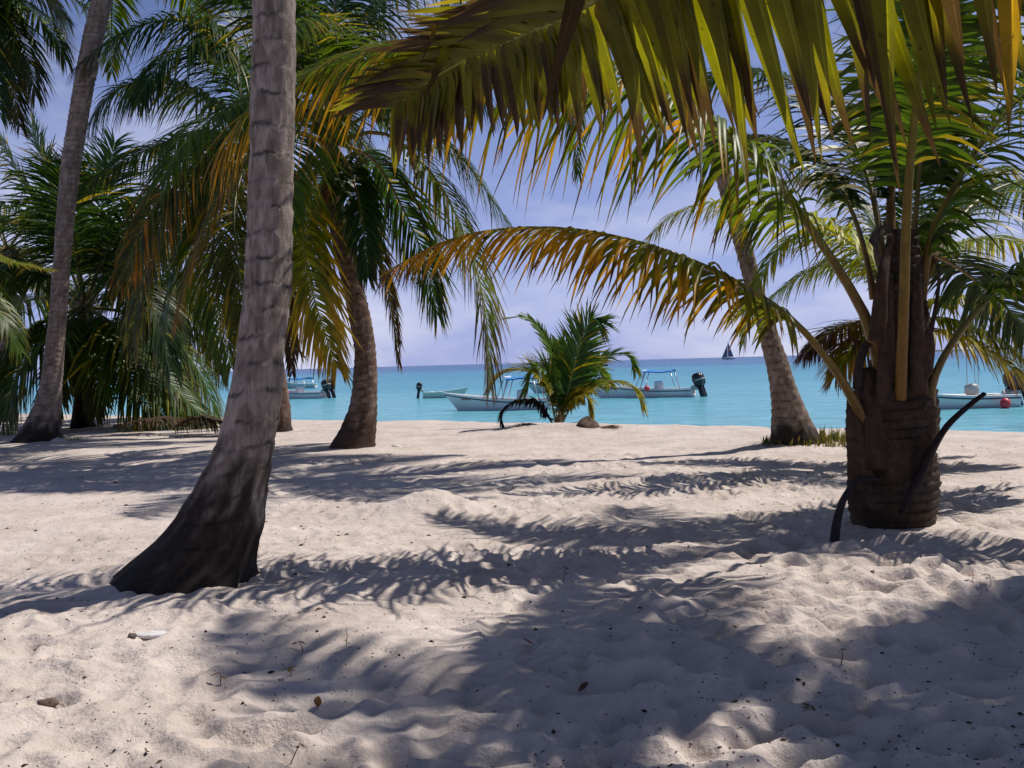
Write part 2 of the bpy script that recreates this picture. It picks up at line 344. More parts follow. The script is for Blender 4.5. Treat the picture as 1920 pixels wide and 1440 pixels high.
def frond(root, pts, Lmax=0.8, n=75, W=0.035, droop=1.2, ang=(68, 28), vee=0.25, t0=0.2, r0=0.035, c=GREEN, yel=0.3, tip=YEL, brown=0.08,
          seg=5, k=2, rach=(.16, .13, .03), mat=None, seed=0, split=False, side_scale=(1, 1), bhint=None, tipL=0.35, jit=1.0, dead=False, rmat=None, rflat=0.8, rn=26, rlabel=None, gaps=0.03, bent=0.0, peak=0.35, fall=1.7, flare=0.7):
    """one pinnate frond: the rachis mesh is the part, its leaflets a sub-part each (split) or one joined sub-part"""
    if not split: n = int(n*1.75); W *= 1.25; Lmax *= 1.12
    rg = np.random.default_rng(seed+1); mat = mat or (M_dead if dead else M_leaf)
    P = spline(pts, 200); T = nrm(np.gradient(P, axis=0))
    if bhint is None:
        hd = P[-1]-P[0]; hd[2] = 0
        if np.linalg.norm(hd) < 0.15: hd = np.array([0.3, 1, 0])
        B0 = nrm(np.cross(nrm(hd), [0, 0, 1.0]))
    else: B0 = nrm(np.array(bhint, float))
    B = nrm(B0-(T@B0)[:, None]*T); Nn = np.cross(B, T); Nn *= np.sign(np.mean(Nn[:, 2])+1e-6)
    # rachis
    tt = np.linspace(0, 1, rn); Pr = spline(pts, rn); Rr = r0*(0.12+0.88*(1-tt)**1.1)*(1+flare*np.exp(-tt/0.05))
    V, Fc = tube(Pr, Rr, 8, rflat)
    cv = np.repeat(mixc(rach, np.array(c)*1.5, tt**0.8), 8, axis=0); cv = np.vstack([cv, cv[:1], cv[-1:]])
    cv = cv*(0.8+0.4*rg.random((len(cv), 1)))
    fr = part('frond', V, Fc, rmat or M_rach, root, None, cv)
    if rlabel: fr['label'] = rlabel
    cnt = 0; allv, allf, allc = [], [], []
    for si, sd in enumerate((-1, 1)):
        t = t0+(1-t0)*(np.arange(n)+0.5+rg.uniform(-.3, .3, n)*jit)/n; t = np.clip(t, 0, 0.995)
        keep = rg.random(n) > gaps; t = t[keep]; m = len(t)
        ix = t*199; i0 = ix.astype(int); f = (ix-i0)[:, None]
        g = lambda A: A[i0]*(1-f)+A[np.minimum(i0+1, 199)]*f
        p, Tt, Bb, Nv = g(P), nrm(g(T)), nrm(g(B)), nrm(g(Nn))
        q = (t-t0)/(1-t0)
        L = Lmax*side_scale[si]*np.where(q < peak, 0.62+0.38*np.sin(q/peak*math.pi/2), 1-(1-tipL)*(np.maximum(q-peak, 0)/(1-peak))**fall)*(1+0.12*jit*rg.normal(size=m).clip(-2, 2))
        an = np.radians(ang[0]+(ang[1]-ang[0])*q**1.2+5*jit*rg.normal(size=m))
        ve = vee*(1-0.5*q)+0.10*jit*rg.normal(size=m)
        d = np.cos(an)[:, None]*Tt+np.sin(an)[:, None]*(sd*np.cos(ve)[:, None]*Bb+np.sin(ve)[:, None]*Nv)
        d = nrm(d); dr = droop*(1+0.25*jit*rg.normal(size=m)); w = W*(0.75+0.5*rg.random(m))*(1-0.45*q)
        s = np.linspace(0, 1, seg+1); rows, rc = [], []
        kink = np.where(rg.random(m) < bent, rg.uniform(.35, .8, m), 9)
        wp = np.minimum(1, 0.35+s*5)*np.maximum(1-s**2.4, 0.03)
        hue = rg.normal(size=m)
        cb = np.asarray(c)*(1+0.22*hue[:, None]); cb = np.where((rg.random(m) < 0.04)[:, None], np.asarray(tip)[None], cb)
        yl = np.clip(yel*(0.35+1.1*q)+0.16*rg.normal(size=m), 0, 1)
        bl = np.clip(brown*(1+1.6*q**4)*(1+0.8*rg.normal(size=m)), 0, 0.8)
        wd = nrm(Tt-np.sum(Tt*d, 1)[:, None]*d+0.02*Nv)
        for jx in range(seg+1):
            if jx:
                p = p+d*(L/seg)[:, None]
                pull = (dr/seg)*(1.75-1.5*s[jx])+np.where((s[jx] > kink) & (s[jx-1] <= kink), 1.6, 0)
                d = nrm(d+np.stack([np.zeros(m), np.zeros(m), -pull], -1)+0.035*jit*rg.normal(size=(m, 3)))
                wd = nrm(wd-np.sum(wd*d, 1)[:, None]*d)
            hw = (w*wp[jx]*0.5)[:, None]; nl = np.cross(d, wd); nl *= np.sign(np.sum(nl*Nv, 1)+1e-6)[:, None]
            ramp = np.clip((s[jx]-(1-yl*1.15))/0.35, 0, 1)
            cc = mixc(cb, np.asarray(tip)[None]*(1+0.2*hue[:, None]), ramp)
            cc = mixc(cc, np.asarray(BRN)[None]*np.ones((m, 1)), np.clip((s[jx]-(1-bl))/0.07+0.2, 0, 1)*(bl > 0.02))
            if k == 2: row = np.stack([p-wd*hw, p+wd*hw], 1); rcc = np.stack([cc, cc], 1)
            elif k == 3: row = np.stack([p-wd*hw-nl*hw*.45, p, p+wd*hw-nl*hw*.45], 1); rcc = np.stack([cc, cc*1.25, cc], 1)
            else:
                row = np.stack([p-wd*hw-nl*hw*.4, p-wd*hw*.14, p+nl*hw*.06, p+wd*hw*.14, p+wd*hw-nl*hw*.4], 1)
                rcc = np.stack([cc*.9, cc, cc*1.7, cc, cc*1.08], 1)
            rows.append(row); rc.append(rcc)
        Vl = np.stack(rows, 1); Cl = np.stack(rc, 1)       # m, seg+1, k, 3
        kk = Vl.shape[2]; base = grid_faces(seg+1, kk)
        if split:
            for i in range(m):
                part('leaflet', Vl[i].reshape(-1, 3), base, mat, root, fr, Cl[i].reshape(-1, 3))
        else:
            nv = (seg+1)*kk; allv.append(Vl.reshape(-1, 3)); allc.append(Cl.reshape(-1, 3))
            allf.append((base[None]+(np.arange(m)*nv)[:, None, None]).reshape(-1, 4)+cnt); cnt += m*nv
    if not split:
        o = part('leaflets', np.vstack(allv), np.vstack(allf), mat, root, fr, np.clip(np.vstack(allc), 0, 1)); o['kind'] = 'stuff'
    return fr
def px(*pts): return [at(*p) for p in pts]
def arc(base, az, el, L, bend, n=9):
    base = np.array(base, float); d = np.array([math.cos(az)*math.cos(el), math.sin(az)*math.cos(el), math.sin(el)])
    P = [base]
    for i in range(n):
        d = nrm(d+np.array([0, 0, -bend/n*(0.5+1.2*i/n)])); P.append(P[-1]+d*L/n)
    return P
def crown(root, c, nf, L, seed, elmin=-0.35, elmax=1.25, az0=0, azr=2*math.pi, bend=1.5, **kw):
    rg = random.Random(seed)
    for i in range(nf):
        e = elmax+(elmin-elmax)*((i+0.5)/nf)**0.9+rg.uniform(-.12, .12)
        az = az0+(i*2.39996 % (2*math.pi))/(2*math.pi)*azr+rg.uniform(-.2, .2)
        l = L*rg.uniform(.8, 1.1)
        k = dict(Lmax=0.19*L, n=46, W=0.05, seg=4, seed=seed*100+i, yel=rg.choice((0.05, .15, .3)), c=rg.choice((GREEN, DGREEN, GREEN)), brown=0.06, r0=0.04, rn=16); k.update(kw)
        frond(root, arc(c, az, e, l, bend*rg.uniform(.75, 1.25)), **k)
def trunk(root, edges, Y, period=0.09, scar=0.012, seg=30, base_dark=0.6, c1=(.20, .165, .14), c2=(.09, .07, .055), seed=0, rough=1.0, lich=0.35, step=0.02, ztop=None, tilt=0.0, below=0.35, darkc=(.012, .008, .0065), name='trunk'):
    E = sorted(edges, key=lambda e: -e[0]); L = np.array([at(e[1], e[0], Y) for e in E]); R = np.array([at(e[2], e[0], Y) for e in E])
    z = (L[:, 2]+R[:, 2])/2; cx = (L[:, 0]+R[:, 0])/2; hw = (R[:, 0]-L[:, 0])/2
    z0 = z[0]-below; zz = np.arange(z0, z[-1] if ztop is None else ztop, step)
    ker = np.ones(9)/9
    def itp(a):
        v = np.interp(zz, np.concatenate([[z0], z]), np.concatenate([[a[0]], a]));
        m = max(3, int(0.12/step)); vp = np.pad(v, m, mode='edge'); vp = np.convolve(vp, np.ones(2*m+1)/(2*m+1), 'same')[m:-m]; return vp
    cxx, hww = itp(cx), itp(hw); n = len(zz)
    a = np.linspace(0, 2*math.pi, seg, endpoint=False); A, Z = np.meshgrid(a, zz)
    ca, sa = np.cos(A), np.sin(A); H = hww[:, None]
    so_ = seed*13.7
    ph = Z+0.22*period*perlin(ca*.9+so_, sa*.9, Z*1.5)+0.10*period*perlin(ca*4+so_, sa*4, Z*5)+tilt*ca*H
    cyc = ph/period+0.7*perlin(Z*0.9+so_, 0.5); fr_ = cyc-np.floor(cyc); ringid = np.floor(cyc)
    sawp = np.where(fr_ < 0.82, fr_/0.82, (1-fr_)/0.18)
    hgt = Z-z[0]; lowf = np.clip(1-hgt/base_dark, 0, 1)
    irr = 0.6+0.8*perlin(ringid*3.1+so_, ca*1.5, sa*1.5)
    rad = H*(1+0.05*rough*fbm(ca*1.3+so_, sa*1.3, Z*2.2, 3)+0.05*lowf*rough*fbm(ca*4+so_, sa*4, Z*2.5, 3))+scar*(sawp-0.5)*np.clip(irr, .2, 1.6)*(1-0.5*lowf)
    rad = rad+0.10*lowf**3*H*np.abs(perlin(ca*5+so_, sa*5, 0.3))
    V = np.stack([cxx[:, None]+rad*ca, Y+rad*sa*0.97, Z], -1).reshape(-1, 3)
    pt = fbm(ca*2.0+so_, sa*2.0, Z*4.5, 4); pl = np.clip((pt-0.05)*5, 0, 1)*lich
    cl = mixc(np.array(c1), np.array(c2), np.clip(0.5+0.9*fbm(ca*2.5+so_+4, sa*2.5, Z*6, 3), 0, 1)*0.7)
    cl = mixc(cl, np.array((.42, .36, .32)), pl)
    cl = mixc(cl, np.array(c2)*0.45, np.clip((fr_-0.82)/0.06, 0, 1)*np.clip(irr*1.6-.5+1.2*perlin(ca*3+so_, sa*3, ringid*2.3), 0, 1)*0.8)
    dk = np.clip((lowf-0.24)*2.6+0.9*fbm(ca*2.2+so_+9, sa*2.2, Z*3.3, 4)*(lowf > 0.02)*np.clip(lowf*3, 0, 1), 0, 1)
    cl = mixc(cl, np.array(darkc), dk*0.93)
    Fc = grid_faces(n, seg, True)
    V = np.vstack([V, [cxx[-1], Y, zz[-1]]]); cl = np.vstack([cl.reshape(-1, 3), cl[-1, :1]])
    j = np.arange(seg); top = np.stack([np.full(seg, len(V)-1), (n-1)*seg+j, (n-1)*seg+(j+1) % seg], -1)
    fl = [tuple(f) for f in Fc.tolist()]+[tuple(f) for f in top.tolist()]
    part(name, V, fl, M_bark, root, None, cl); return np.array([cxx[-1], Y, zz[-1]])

# --- the near leaning trunk left of centre (crown far above the picture)
g = gpt(340, 1072); D1 = float(g[1])
p1 = thing('coconut_palm', 'thick grey leaning palm trunk with dark flared foot, nearest of the trunks', 'palm tree', (g[0], D1, g[2]))
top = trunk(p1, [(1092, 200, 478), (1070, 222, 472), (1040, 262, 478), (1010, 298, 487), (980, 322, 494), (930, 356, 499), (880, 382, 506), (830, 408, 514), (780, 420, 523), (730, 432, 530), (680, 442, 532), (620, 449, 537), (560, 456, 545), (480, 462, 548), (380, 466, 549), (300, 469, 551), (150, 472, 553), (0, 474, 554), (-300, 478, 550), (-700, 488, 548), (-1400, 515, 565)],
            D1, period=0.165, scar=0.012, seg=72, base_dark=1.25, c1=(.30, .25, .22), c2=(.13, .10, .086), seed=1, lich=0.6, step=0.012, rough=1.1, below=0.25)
crown(p1, top, 14, 3.6, 11, n=34)

# --- right palm: short bulky trunk, long arching fronds
g = gpt(1675, 985); D2 = float(g[1])
p2 = thing('coconut_palm', 'short stout palm at right with dark ringed trunk and orange leaf stalks', 'palm tree', (g[0], D2, g[2]))
trunk(p2, [(992, 1604, 1748), (975, 1597, 1754), (950, 1592, 1758), (915, 1590, 1758), (880, 1594, 1754), (820, 1592, 1748), (780, 1589, 1754), (745, 1592, 1752), (715, 1612, 1745), (690, 1632, 1738), (620, 1640, 1736), (540, 1650, 1732), (470, 1662, 1724), (430, 1672, 1716)],
      D2, period=0.075, scar=0.03, seg=64, base_dark=0.05, c1=(.07, .042, .026), c2=(.03, .019, .013), seed=2, lich=0.06, step=0.01, rough=1.5, below=0.2)
ORR = (.30, .115, .022); OLV = (.20, .10, .026)
frond(p2, px((1635, 830, 7.85), (1597, 745, 7.75), (1545, 665, 7.65), (1480, 595, 7.6), (1400, 540, 7.5), (1300, 490, 7.4), (1180, 450, 7.3), (1050, 428, 7.25), (920, 432, 7.2), (820, 458, 7.2), (728, 508, 7.2)),
      Lmax=0.68, n=66, W=0.036, droop=1.6, ang=(74, 30), vee=-0.1, t0=0.27, r0=0.042, c=(.11, .13, .010), yel=0.72, tip=(.40, .22, .012), brown=0.14, seg=6, k=3, seed=21, rach=OLV, mat=M_leaf_near, rlabel='long frond arching low to the left', jit=0.8)
frond(p2, px((1655, 700, 7.95), (1625, 600, 7.9), (1575, 510, 7.8), (1500, 400, 7.7), (1420, 300, 7.6), (1320, 215, 7.5), (1200, 150, 7.45), (1050, 105, 7.4), (900, 82, 7.4), (750, 88, 7.4), (600, 125, 7.4), (500, 180, 7.4), (425, 265, 7.4)),
      Lmax=1.32, n=147, W=0.048, droop=1.9, ang=(70, 32), vee=0.0, t0=0.22, r0=0.045, c=(.075, .125, .010), yel=0.5, tip=(.36, .20, .012), brown=0.1, seg=7, k=3, split=True, seed=22, rach=OLV, mat=M_leaf_near, rlabel='longest frond sweeping overhead to the left', tipL=0.45, gaps=0.0)
def fr2(pts, **kw):
    k = dict(Lmax=0.75, n=70, W=0.036, droop=1.5, r0=0.042, c=GREEN, yel=0.2, seg=5, rach=OLV, brown=0.08); k.update(kw); frond(p2, px(*pts), **k)
fr2([(1686, 850, 8.0), (1687, 780, 7.78), (1690, 700, 7.66), (1695, 560, 7.5), (1700, 400, 7.3), (1715, 220, 7.0), (1745, 20, 6.6), (1800, -180, 6.1), (1890, -330, 5.4), (2000, -400, 4.7)], rach=(.24, .085, .016), r0=0.05, seed=23, t0=0.42, rflat=0.7, flare=.15)
fr2([(1722, 720, 7.9), (1728, 560, 7.95), (1745, 450, 8.0), (1780, 370, 8.1), (1840, 270, 8.2), (1930, 170, 8.3), (2060, 110, 8.3), (2200, 120, 8.2)], rach=ORR, r0=0.05, seed=24, t0=0.25, Lmax=0.8)
fr2([(1740, 780, 7.85), (1748, 720, 7.8), (1775, 660, 7.75), (1822, 595, 7.7), (1880, 532, 7.7), (1950, 475, 7.6), (2050, 425, 7.5), (2180, 420, 7.4), (2300, 470, 7.3)], seed=25, t0=0.33, rach=(.16, .085, .03))
fr2([(1665, 640, 8.1), (1655, 480, 8.2), (1632, 350, 8.5), (1585, 240, 8.9), (1500, 160, 9.4), (1390, 130, 9.9), (1290, 170, 10.3)], seed=26, t0=0.3, droop=1.2, r0=0.036, c=DGREEN)
fr2([(1690, 560, 8.25), (1700, 420, 8.5), (1708, 280, 8.9), (1715, 140, 9.5), (1720, 20, 10.3), (1725, -60, 11.2)], seed=27, t0=0.25, droop=0.9, bhint=(1, 0, 0), c=DGREEN)
fr2([(1705, 540, 8.15), (1716, 420, 8.2), (1728, 250, 8.2), (1745, 60, 8.0), (1768, -120, 7.8)], seed=28, t0=0.3, droop=0.9, bhint=(1, 0.2, 0), r0=0.03)
fr2([(1715, 500, 8.4), (1750, 480, 8.6), (1800, 505, 8.9), (1850, 545, 9.1), (1925, 615, 9.3), (1990, 700, 9.4)], seed=29, t0=0.12, droop=0.9, c=DGREEN, r0=0.025, Lmax=0.7)
fr2([(1715, 560, 8.5), (1790, 420, 9.0), (1880, 350, 9.6), (1990, 340, 10.2), (2100, 400, 10.6)], seed=30, t0=0.2, c=GREEN)
fr2([(1680, 520, 8.3), (1670, 380, 8.5), (1690, 220, 8.8), (1760, 120, 9.2), (1850, 90, 9.8), (1950, 130, 10.2)], seed=31, t0=0.3, c=DGREEN)
fr2([(1640, 560, 8.3), (1610, 430, 8.4), (1560, 330, 8.6), (1480, 270, 8.9), (1380, 260, 9.2), (1300, 300, 9.4)], seed=32, t0=0.3, c=GREEN, Lmax=0.6, r0=0.03)
# sheathing leaf bases, cut stalks and fibres
def petiole(root, name, pts, radii, colr, flat=0.5, label=None, seg=10, mat=None):
    P = spline(pts, 22); R = np.interp(np.linspace(0, 1, 22), np.linspace(0, 1, len(radii)), radii)
    V, Fc = tube(P, R, seg, flat); o = part(name, V, Fc, mat or M_rachis, root, None, np.tile(np.array(colr), (len(V), 1))*(0.7+0.6*RNG.random((len(V), 1))))
    if label: o['label'] = label
    return o
petiole(p2, 'cut_stalk', px((1690, 960, 7.75), (1722, 900, 7.68), (1745, 850, 7.64), (1775, 800, 7.6), (1815, 762, 7.6), (1846, 738, 7.6)), (0.07, 0.08, 0.07, 0.048, 0.038, 0.032), (.03, .02, .022), label='cut dark stalk stub pointing up to the right')
petiole(p2, 'cut_stalk', px((1650, 898, 7.7), (1610, 900, 7.6), (1585, 930, 7.55), (1572, 965, 7.5), (1566, 1000, 7.45), (1565, 1022, 7.42)), (0.02, 0.03, 0.032, 0.034, 0.036, 0.036), (.035, .028, .032), label='cut dark stalk stub hanging to the sand')
for (a_, b_, c_, w_) in (((1615, 900), (1602, 800), (1596, 735), .07), ((1640, 880), (1640, 780), (1628, 690), .085), ((1722, 880), (1738, 800), (1745, 730), .08), ((1690, 900), (1690, 800), (1690, 700), .1), ((1660, 760), (1664, 640), (1668, 520), .06), ((1722, 740), (1722, 620), (1718, 500), .055), ((1645, 640), (1655, 520), (1672, 440), .05), ((1735, 700), (1742, 640), (1732, 560), .04)):
    petiole(p2, 'leaf_base', px((a_[0], a_[1], 7.74), (b_[0], b_[1], 7.76), (c_[0], c_[1], 7.9)), (w_*1.5, w_, w_*.5), (.075, .045, .03), 0.45)
petiole(p2, 'withered_sheath', px((1650, 640, 8.0), (1628, 640, 7.95), (1612, 680, 7.9), (1608, 730, 7.88)), (.02, .05, .045, .05), (.05, .032, .026), .3)
petiole(p2, 'withered_sheath', px((1670, 520, 7.9), (1652, 500, 7.85), (1640, 450, 7.85), (1655, 425, 7.9), (1672, 440, 8.0)), (.03, .05, .05, .045, .02), (.09, .07, .055), .4)
petiole(p2, 'dry_stalk', px((1742, 640, 7.8), (1757, 560, 7.75), (1760, 510, 7.7), (1748, 480, 7.7)), (.02, .018, .014, .006), (.045, .03, .02))
fv, ff = [], []
for k in range(130):
    s_ = rd.choice((-1, 1)); y = rd.uniform(770, 985); x0 = 1675+s_*rd.uniform(60, 84)
    b0 = at(x0, y, D2-rd.uniform(0, .33)); q = b0+np.array([s_*rd.uniform(.005, .05), -rd.uniform(0, .05), rd.uniform(-.06, .03)]); i = len(fv)
    q2 = q+np.array([s_*rd.uniform(-.01, .03), 0, -rd.uniform(.01, .07)])
    fv += [b0, b0+np.array([0, 0, .004]), q, q+np.array([0, 0, .003]), q2]; ff += [(i, i+1, i+3, i+2), (i+2, i+3, i+4)]
o = part('fibres', fv, ff, M_dead, p2, None, np.tile(np.array((.06, .045, .03)), (len(fv), 1))); o['kind'] = 'stuff'

# --- curved mid trunk left of centre
g = gpt(665, 842); D3 = float(g[1])
p3 = thing('coconut_palm', 'curved ringed brown palm trunk standing alone left of the skiff', 'palm tree', (g[0], D3, g[2]))
trunk(p3, [(846, 612, 706), (835, 622, 702), (800, 640, 705), (760, 655, 708), (720, 662, 708), (660, 665, 705), (600, 655, 697), (540, 643, 682), (480, 628, 668), (420, 616, 652), (370, 611, 641), (330, 608, 636), (260, 608, 634)],
      D3, period=0.13, scar=0.022, seg=36, base_dark=1.0, c1=(.20, .13, .095), c2=(.09, .055, .04), seed=3, lich=0.3, darkc=(.05, .03, .022))
def fr3(pts, **kw):
    k = dict(Lmax=1.2, n=64, W=0.048, droop=1.8, r0=0.045, seg=5, yel=0.15, rach=OLV, rn=18); k.update(kw); frond(p3, px(*pts), **k)
fr3([(622, 270, D3), (690, 215, 17.0), (780, 225, 16.8), (860, 290, 16.6), (920, 370, 16.5), (962, 430, 16.5)], seed=41)
fr3([(622, 270, D3), (720, 250, 16.5), (820, 340, 16.0), (885, 480, 15.8), (912, 600, 15.7), (918, 720, 15.7)], seed=42, yel=0.55, c=LIME, tip=(.30, .22, .05), brown=.2)
fr3([(625, 280, D3), (670, 360, 17.2), (710, 470, 17.3), (735, 580, 17.3), (748, 680, 17.3)], seed=43, c=(.07, .07, .02), tip=BRN, yel=0.7, Lmax=0.6)
fr3([(615, 280, D3), (575, 360, 16.4), (570, 470, 16.0), (595, 580, 15.9), (632, 690, 15.9)], seed=44, c=(.14, .18, .012), tip=(.42, .30, .02), yel=0.7, Lmax=1.0)
fr3([(615, 280, D3), (560, 330, 17.5), (530, 450, 17.6), (540, 580, 17.7), (548, 700, 17.7)], seed=45, c=BRN, tip=BRN, yel=0.5, dead=True, Lmax=0.55)
fr3([(615, 270, D3), (540, 250, 16.5), (440, 330, 16.0), (370, 460, 15.8), (330, 600, 15.8)], seed=46, c=(.07, .09, .012), yel=0.5, tip=ORA)
fr3([(622, 265, D3), (700, 300, 18), (760, 400, 18.3), (800, 500, 18.5), (820, 590, 18.5)], seed=47, c=DGREEN)
fr3([(622, 265, D3), (660, 330, 16), (680, 420, 15.6), (690, 520, 15.5)], seed=48, c=DGREEN, Lmax=.7)
fr3([(622, 265, D3), (640, 130, 17.5), (700, 20, 18), (790, -40, 18.5), (880, -20, 19)], seed=49, c=DGREEN)
fr3([(622, 265, D3), (600, 120, 17), (560, 0, 16.5), (480, -60, 16.2), (400, -20, 16)], seed=50, c=DGREEN)
fr3([(622, 265, D3), (620, 100, 18), (640, -40, 18.5), (680, -140, 19)], seed=51, c=DGREEN, bhint=(1, 0, 0))
fr3([(622, 265, D3), (680, 140, 16.5), (760, 90, 16), (850, 120, 15.6), (920, 200, 15.4)], seed=52, c=GREEN)
fr3([(622, 265, D3), (560, 200, 18), (480, 190, 18.5), (410, 260, 18.8), (370, 360, 19)], seed=53, c=DGREEN)
fr3([(620, 280, D3), (590, 340, 18.5), (575, 430, 19), (570, 540, 19.3)], seed=54, c=DGREEN, Lmax=.8)
crown(p3, at(622, 265, D3), 5, 4.4, 33, elmin=.1, az0=math.pi*1.3, azr=math.pi*.4, n=54, Lmax=1.2, W=.055)
petiole(p3, 'leaf_base', px((622, 330, D3-.2), (605, 380, D3-.3), (590, 420, D3-.4)), (.12, .08, .03), (.22, .08, .03), .5)

# --- palm hidden behind the near trunk
g = gpt(530, 808); D9 = float(g[1])
p9 = thing('coconut_palm', 'palm mostly hidden behind the near thick trunk, its foot showing at right of it', 'palm tree', (g[0], D9, g[2]))
trunk(p9, [(812, 496, 550), (800, 500, 546), (770, 500, 545), (740, 500, 541), (700, 498, 535), (640, 490, 524), (560, 480, 512), (460, 470, 500), (340, 466, 494), (250, 464, 490)], D9, period=0.15, scar=0.02, seg=28, base_dark=.5, c1=(.17, .11, .08), c2=(.08, .05, .036), seed=4, lich=0.25, darkc=(.04, .025, .02))
def fr9(pts, **kw):
    k = dict(Lmax=1.4, n=66, W=0.052, droop=2.0, r0=0.05, seg=5, yel=0.08, c=DGREEN, rach=(.06, .06, .02), rn=18); k.update(kw); frond(p9, px(*pts), **k)
fr9([(477, 255, D9), (455, 130, 21.5), (400, 60, 21), (330, 38, 20.5), (260, 48, 20.2), (195, 85, 20), (140, 128, 20)], seed=61, Lmax=1.3)
fr9([(477, 255, D9), (425, 205, 22), (350, 168, 21.5), (275, 152, 21.2), (210, 175, 21), (165, 235, 21)], seed=62, c=(.05, .09, .03), Lmax=1.3)
fr9([(477, 255, D9), (410, 248, 22.5), (330, 260, 22.5), (240, 298, 22.5), (140, 358, 22.5)], seed=63, Lmax=1.0)
fr9([(477, 260, D9), (410, 262, 19.8), (340, 320, 19), (275, 410, 18.6), (228, 520, 18.4)], seed=64, c=(.06, .075, .012), tip=ORA, yel=.35, Lmax=1.5, rach=(.16, .11, .03))
fr9([(477, 260, D9), (420, 340, 21), (400, 460, 20.5), (410, 580, 20.3), (434, 690, 20.3)], seed=65, c=GREEN)
fr9([(477, 260, D9), (390, 360, 21.5), (335, 490, 21.5), (310, 620, 21.5), (318, 700, 21.5)], seed=66)
fr9([(477, 260, D9), (400, 300, 23.5), (320, 400, 24), (270, 520, 24), (240, 640, 24)], seed=67)
fr9([(477, 260, D9), (500, 350, 24), (520, 480, 24), (545, 620, 24), (560, 660, 24)], seed=68, Lmax=.8, c=(.05, .05, .02), tip=BRN, yel=.4)
fr9([(477, 260, D9), (470, 110, 23.5), (430, 0, 24), (360, -60, 24.5), (280, -50, 25)], seed=69)
fr9([(477, 260, D9), (500, 120, 23.5), (560, 30, 24), (650, 10, 24.5), (730, 60, 25)], seed=70)
fr9([(477, 260, D9), (440, 150, 20), (370, 90, 19), (310, 110, 18.5), (260, 180, 18.2)], seed=71)
fr9([(477, 260, D9), (540, 200, 22), (620, 210, 21.6), (690, 280, 21.4), (740, 380, 21.3)], seed=72)
fr9([(477, 260, D9), (440, 380, 20), (450, 520, 19.6), (470, 640, 19.5)], seed=73, c=(.06, .07, .02), yel=.3)
fr9([(477, 260, D9), (360, 330, 20.5), (290, 450, 20), (255, 580, 19.8), (250, 650, 19.8)], seed=74, c=(.05, .07, .015), yel=.3)

# --- leaning trunk right of centre
g = gpt(1490, 842); D4 = float(g[1])
p4 = thing('coconut_palm', 'pale ringed palm trunk leaning left with grass round its dark foot', 'palm tree', (g[0], D4, g[2]))
top = trunk(p4, [(848, 1446, 1556), (838, 1447, 1545), (800, 1447, 1525), (760, 1447, 1506), (720, 1443, 1491), (680, 1436, 1479), (640, 1426, 1464), (600, 1415, 1450), (540, 1398, 1431), (480, 1383, 1415), (400, 1360, 1393), (330, 1341, 1374), (280, 1325, 1359), (200, 1300, 1334), (100, 1265, 1298), (0, 1228, 1260), (-130, 1178, 1210)],
      D4, period=0.12, scar=0.02, seg=36, base_dark=0.75, c1=(.24, .18, .14), c2=(.11, .075, .055), seed=5, lich=0.35)
crown(p4, top, 15, 3.8, 14, elmin=-0.1, n=38)
frond(p4, px((1194, -120, D4), (1130, -60, 14.4), (1095, 60, 14), (1082, 200, 13.9), (1085, 330, 13.9)), Lmax=.6, n=50, W=.04, seed=141, c=GREEN, yel=.3, droop=1.2)

# --- tall trunk at far left
g = gpt(70, 832); D5 = float(g[1])
p5 = thing('coconut_palm', 'tall pale palm trunk at far left with swollen dark root foot', 'palm tree', (g[0], D5, g[2]))
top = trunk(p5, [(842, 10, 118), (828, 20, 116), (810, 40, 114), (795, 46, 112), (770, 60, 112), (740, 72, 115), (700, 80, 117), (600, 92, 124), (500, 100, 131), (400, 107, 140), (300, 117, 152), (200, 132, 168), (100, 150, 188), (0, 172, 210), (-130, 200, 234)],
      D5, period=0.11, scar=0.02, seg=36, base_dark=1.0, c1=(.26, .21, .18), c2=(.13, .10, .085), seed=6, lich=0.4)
crown(p5, top, 15, 4.0, 15, elmin=-0.2, n=40)
# --- crown hanging in at the top left
D7 = 21.0; g = gpt(-170, 835); c7 = at(-45, -70, D7); g7 = np.array([c7[0]-.8, D7, 0])
p7 = thing('coconut_palm', 'palm whose drooping fronds hang in at the top left corner', 'palm tree', tuple(g7))
def straight(root, base, top, r0, r1, seed, **kw):
    zz = np.linspace(0, 1, 12); Q = [(base[0]*(1-t)+top[0]*t, base[2]*(1-t)+top[2]*t, (r0-r1)*math.exp(-t*6)+r1) for t in zz]
    E = []
    for (x, z, r) in Q:
        # back to pixel edges so that the same builder is used
        def topx(p):
            v = p-CAM; dd = v@fw; return 960+F*(v@rt)/dd, 720-F*(v@up)/dd
        l = topx(np.array([x-r, base[1], z])); r_ = topx(np.array([x+r, base[1], z])); E.append(((l[1]+r_[1])/2, l[0], r_[0]))
    return trunk(root, E, base[1], seed=seed, **kw)
straight(p7, g7, c7, .45, .16, 7, seg=20, step=.04)
def frg(root, pts, **kw):
    k = dict(Lmax=0.95, n=56, W=0.05, droop=1.6, r0=0.045, seg=4, yel=0.1, c=DGREEN, rach=(.08, .07, .02), rn=16); k.update(kw); frond(root, px(*pts), **k)
frg(p7, [(-45, -70, 21), (0, -20, 20.6), (60, 20, 20.3), (100, 65, 20.2), (122, 112, 20.2)], seed=81, c=GREEN)
frg(p7, [(-45, -70, 21), (-10, 0, 20.6), (30, 60, 20.4), (55, 120, 20.4), (66, 178, 20.4)], seed=82, c=(.06, .09, .03))
frg(p7, [(-45, -70, 21), (-25, 20, 20.6), (5, 100, 20.4), (25, 170, 20.4), (37, 238, 20.4)], seed=83, c=(.07, .08, .03), tip=BRN, yel=.4, Lmax=.8)
frg(p7, [(-45, -70, 21), (20, -50, 21.5), (75, -20, 21.8), (110, 20, 22), (128, 40, 22)], seed=84)
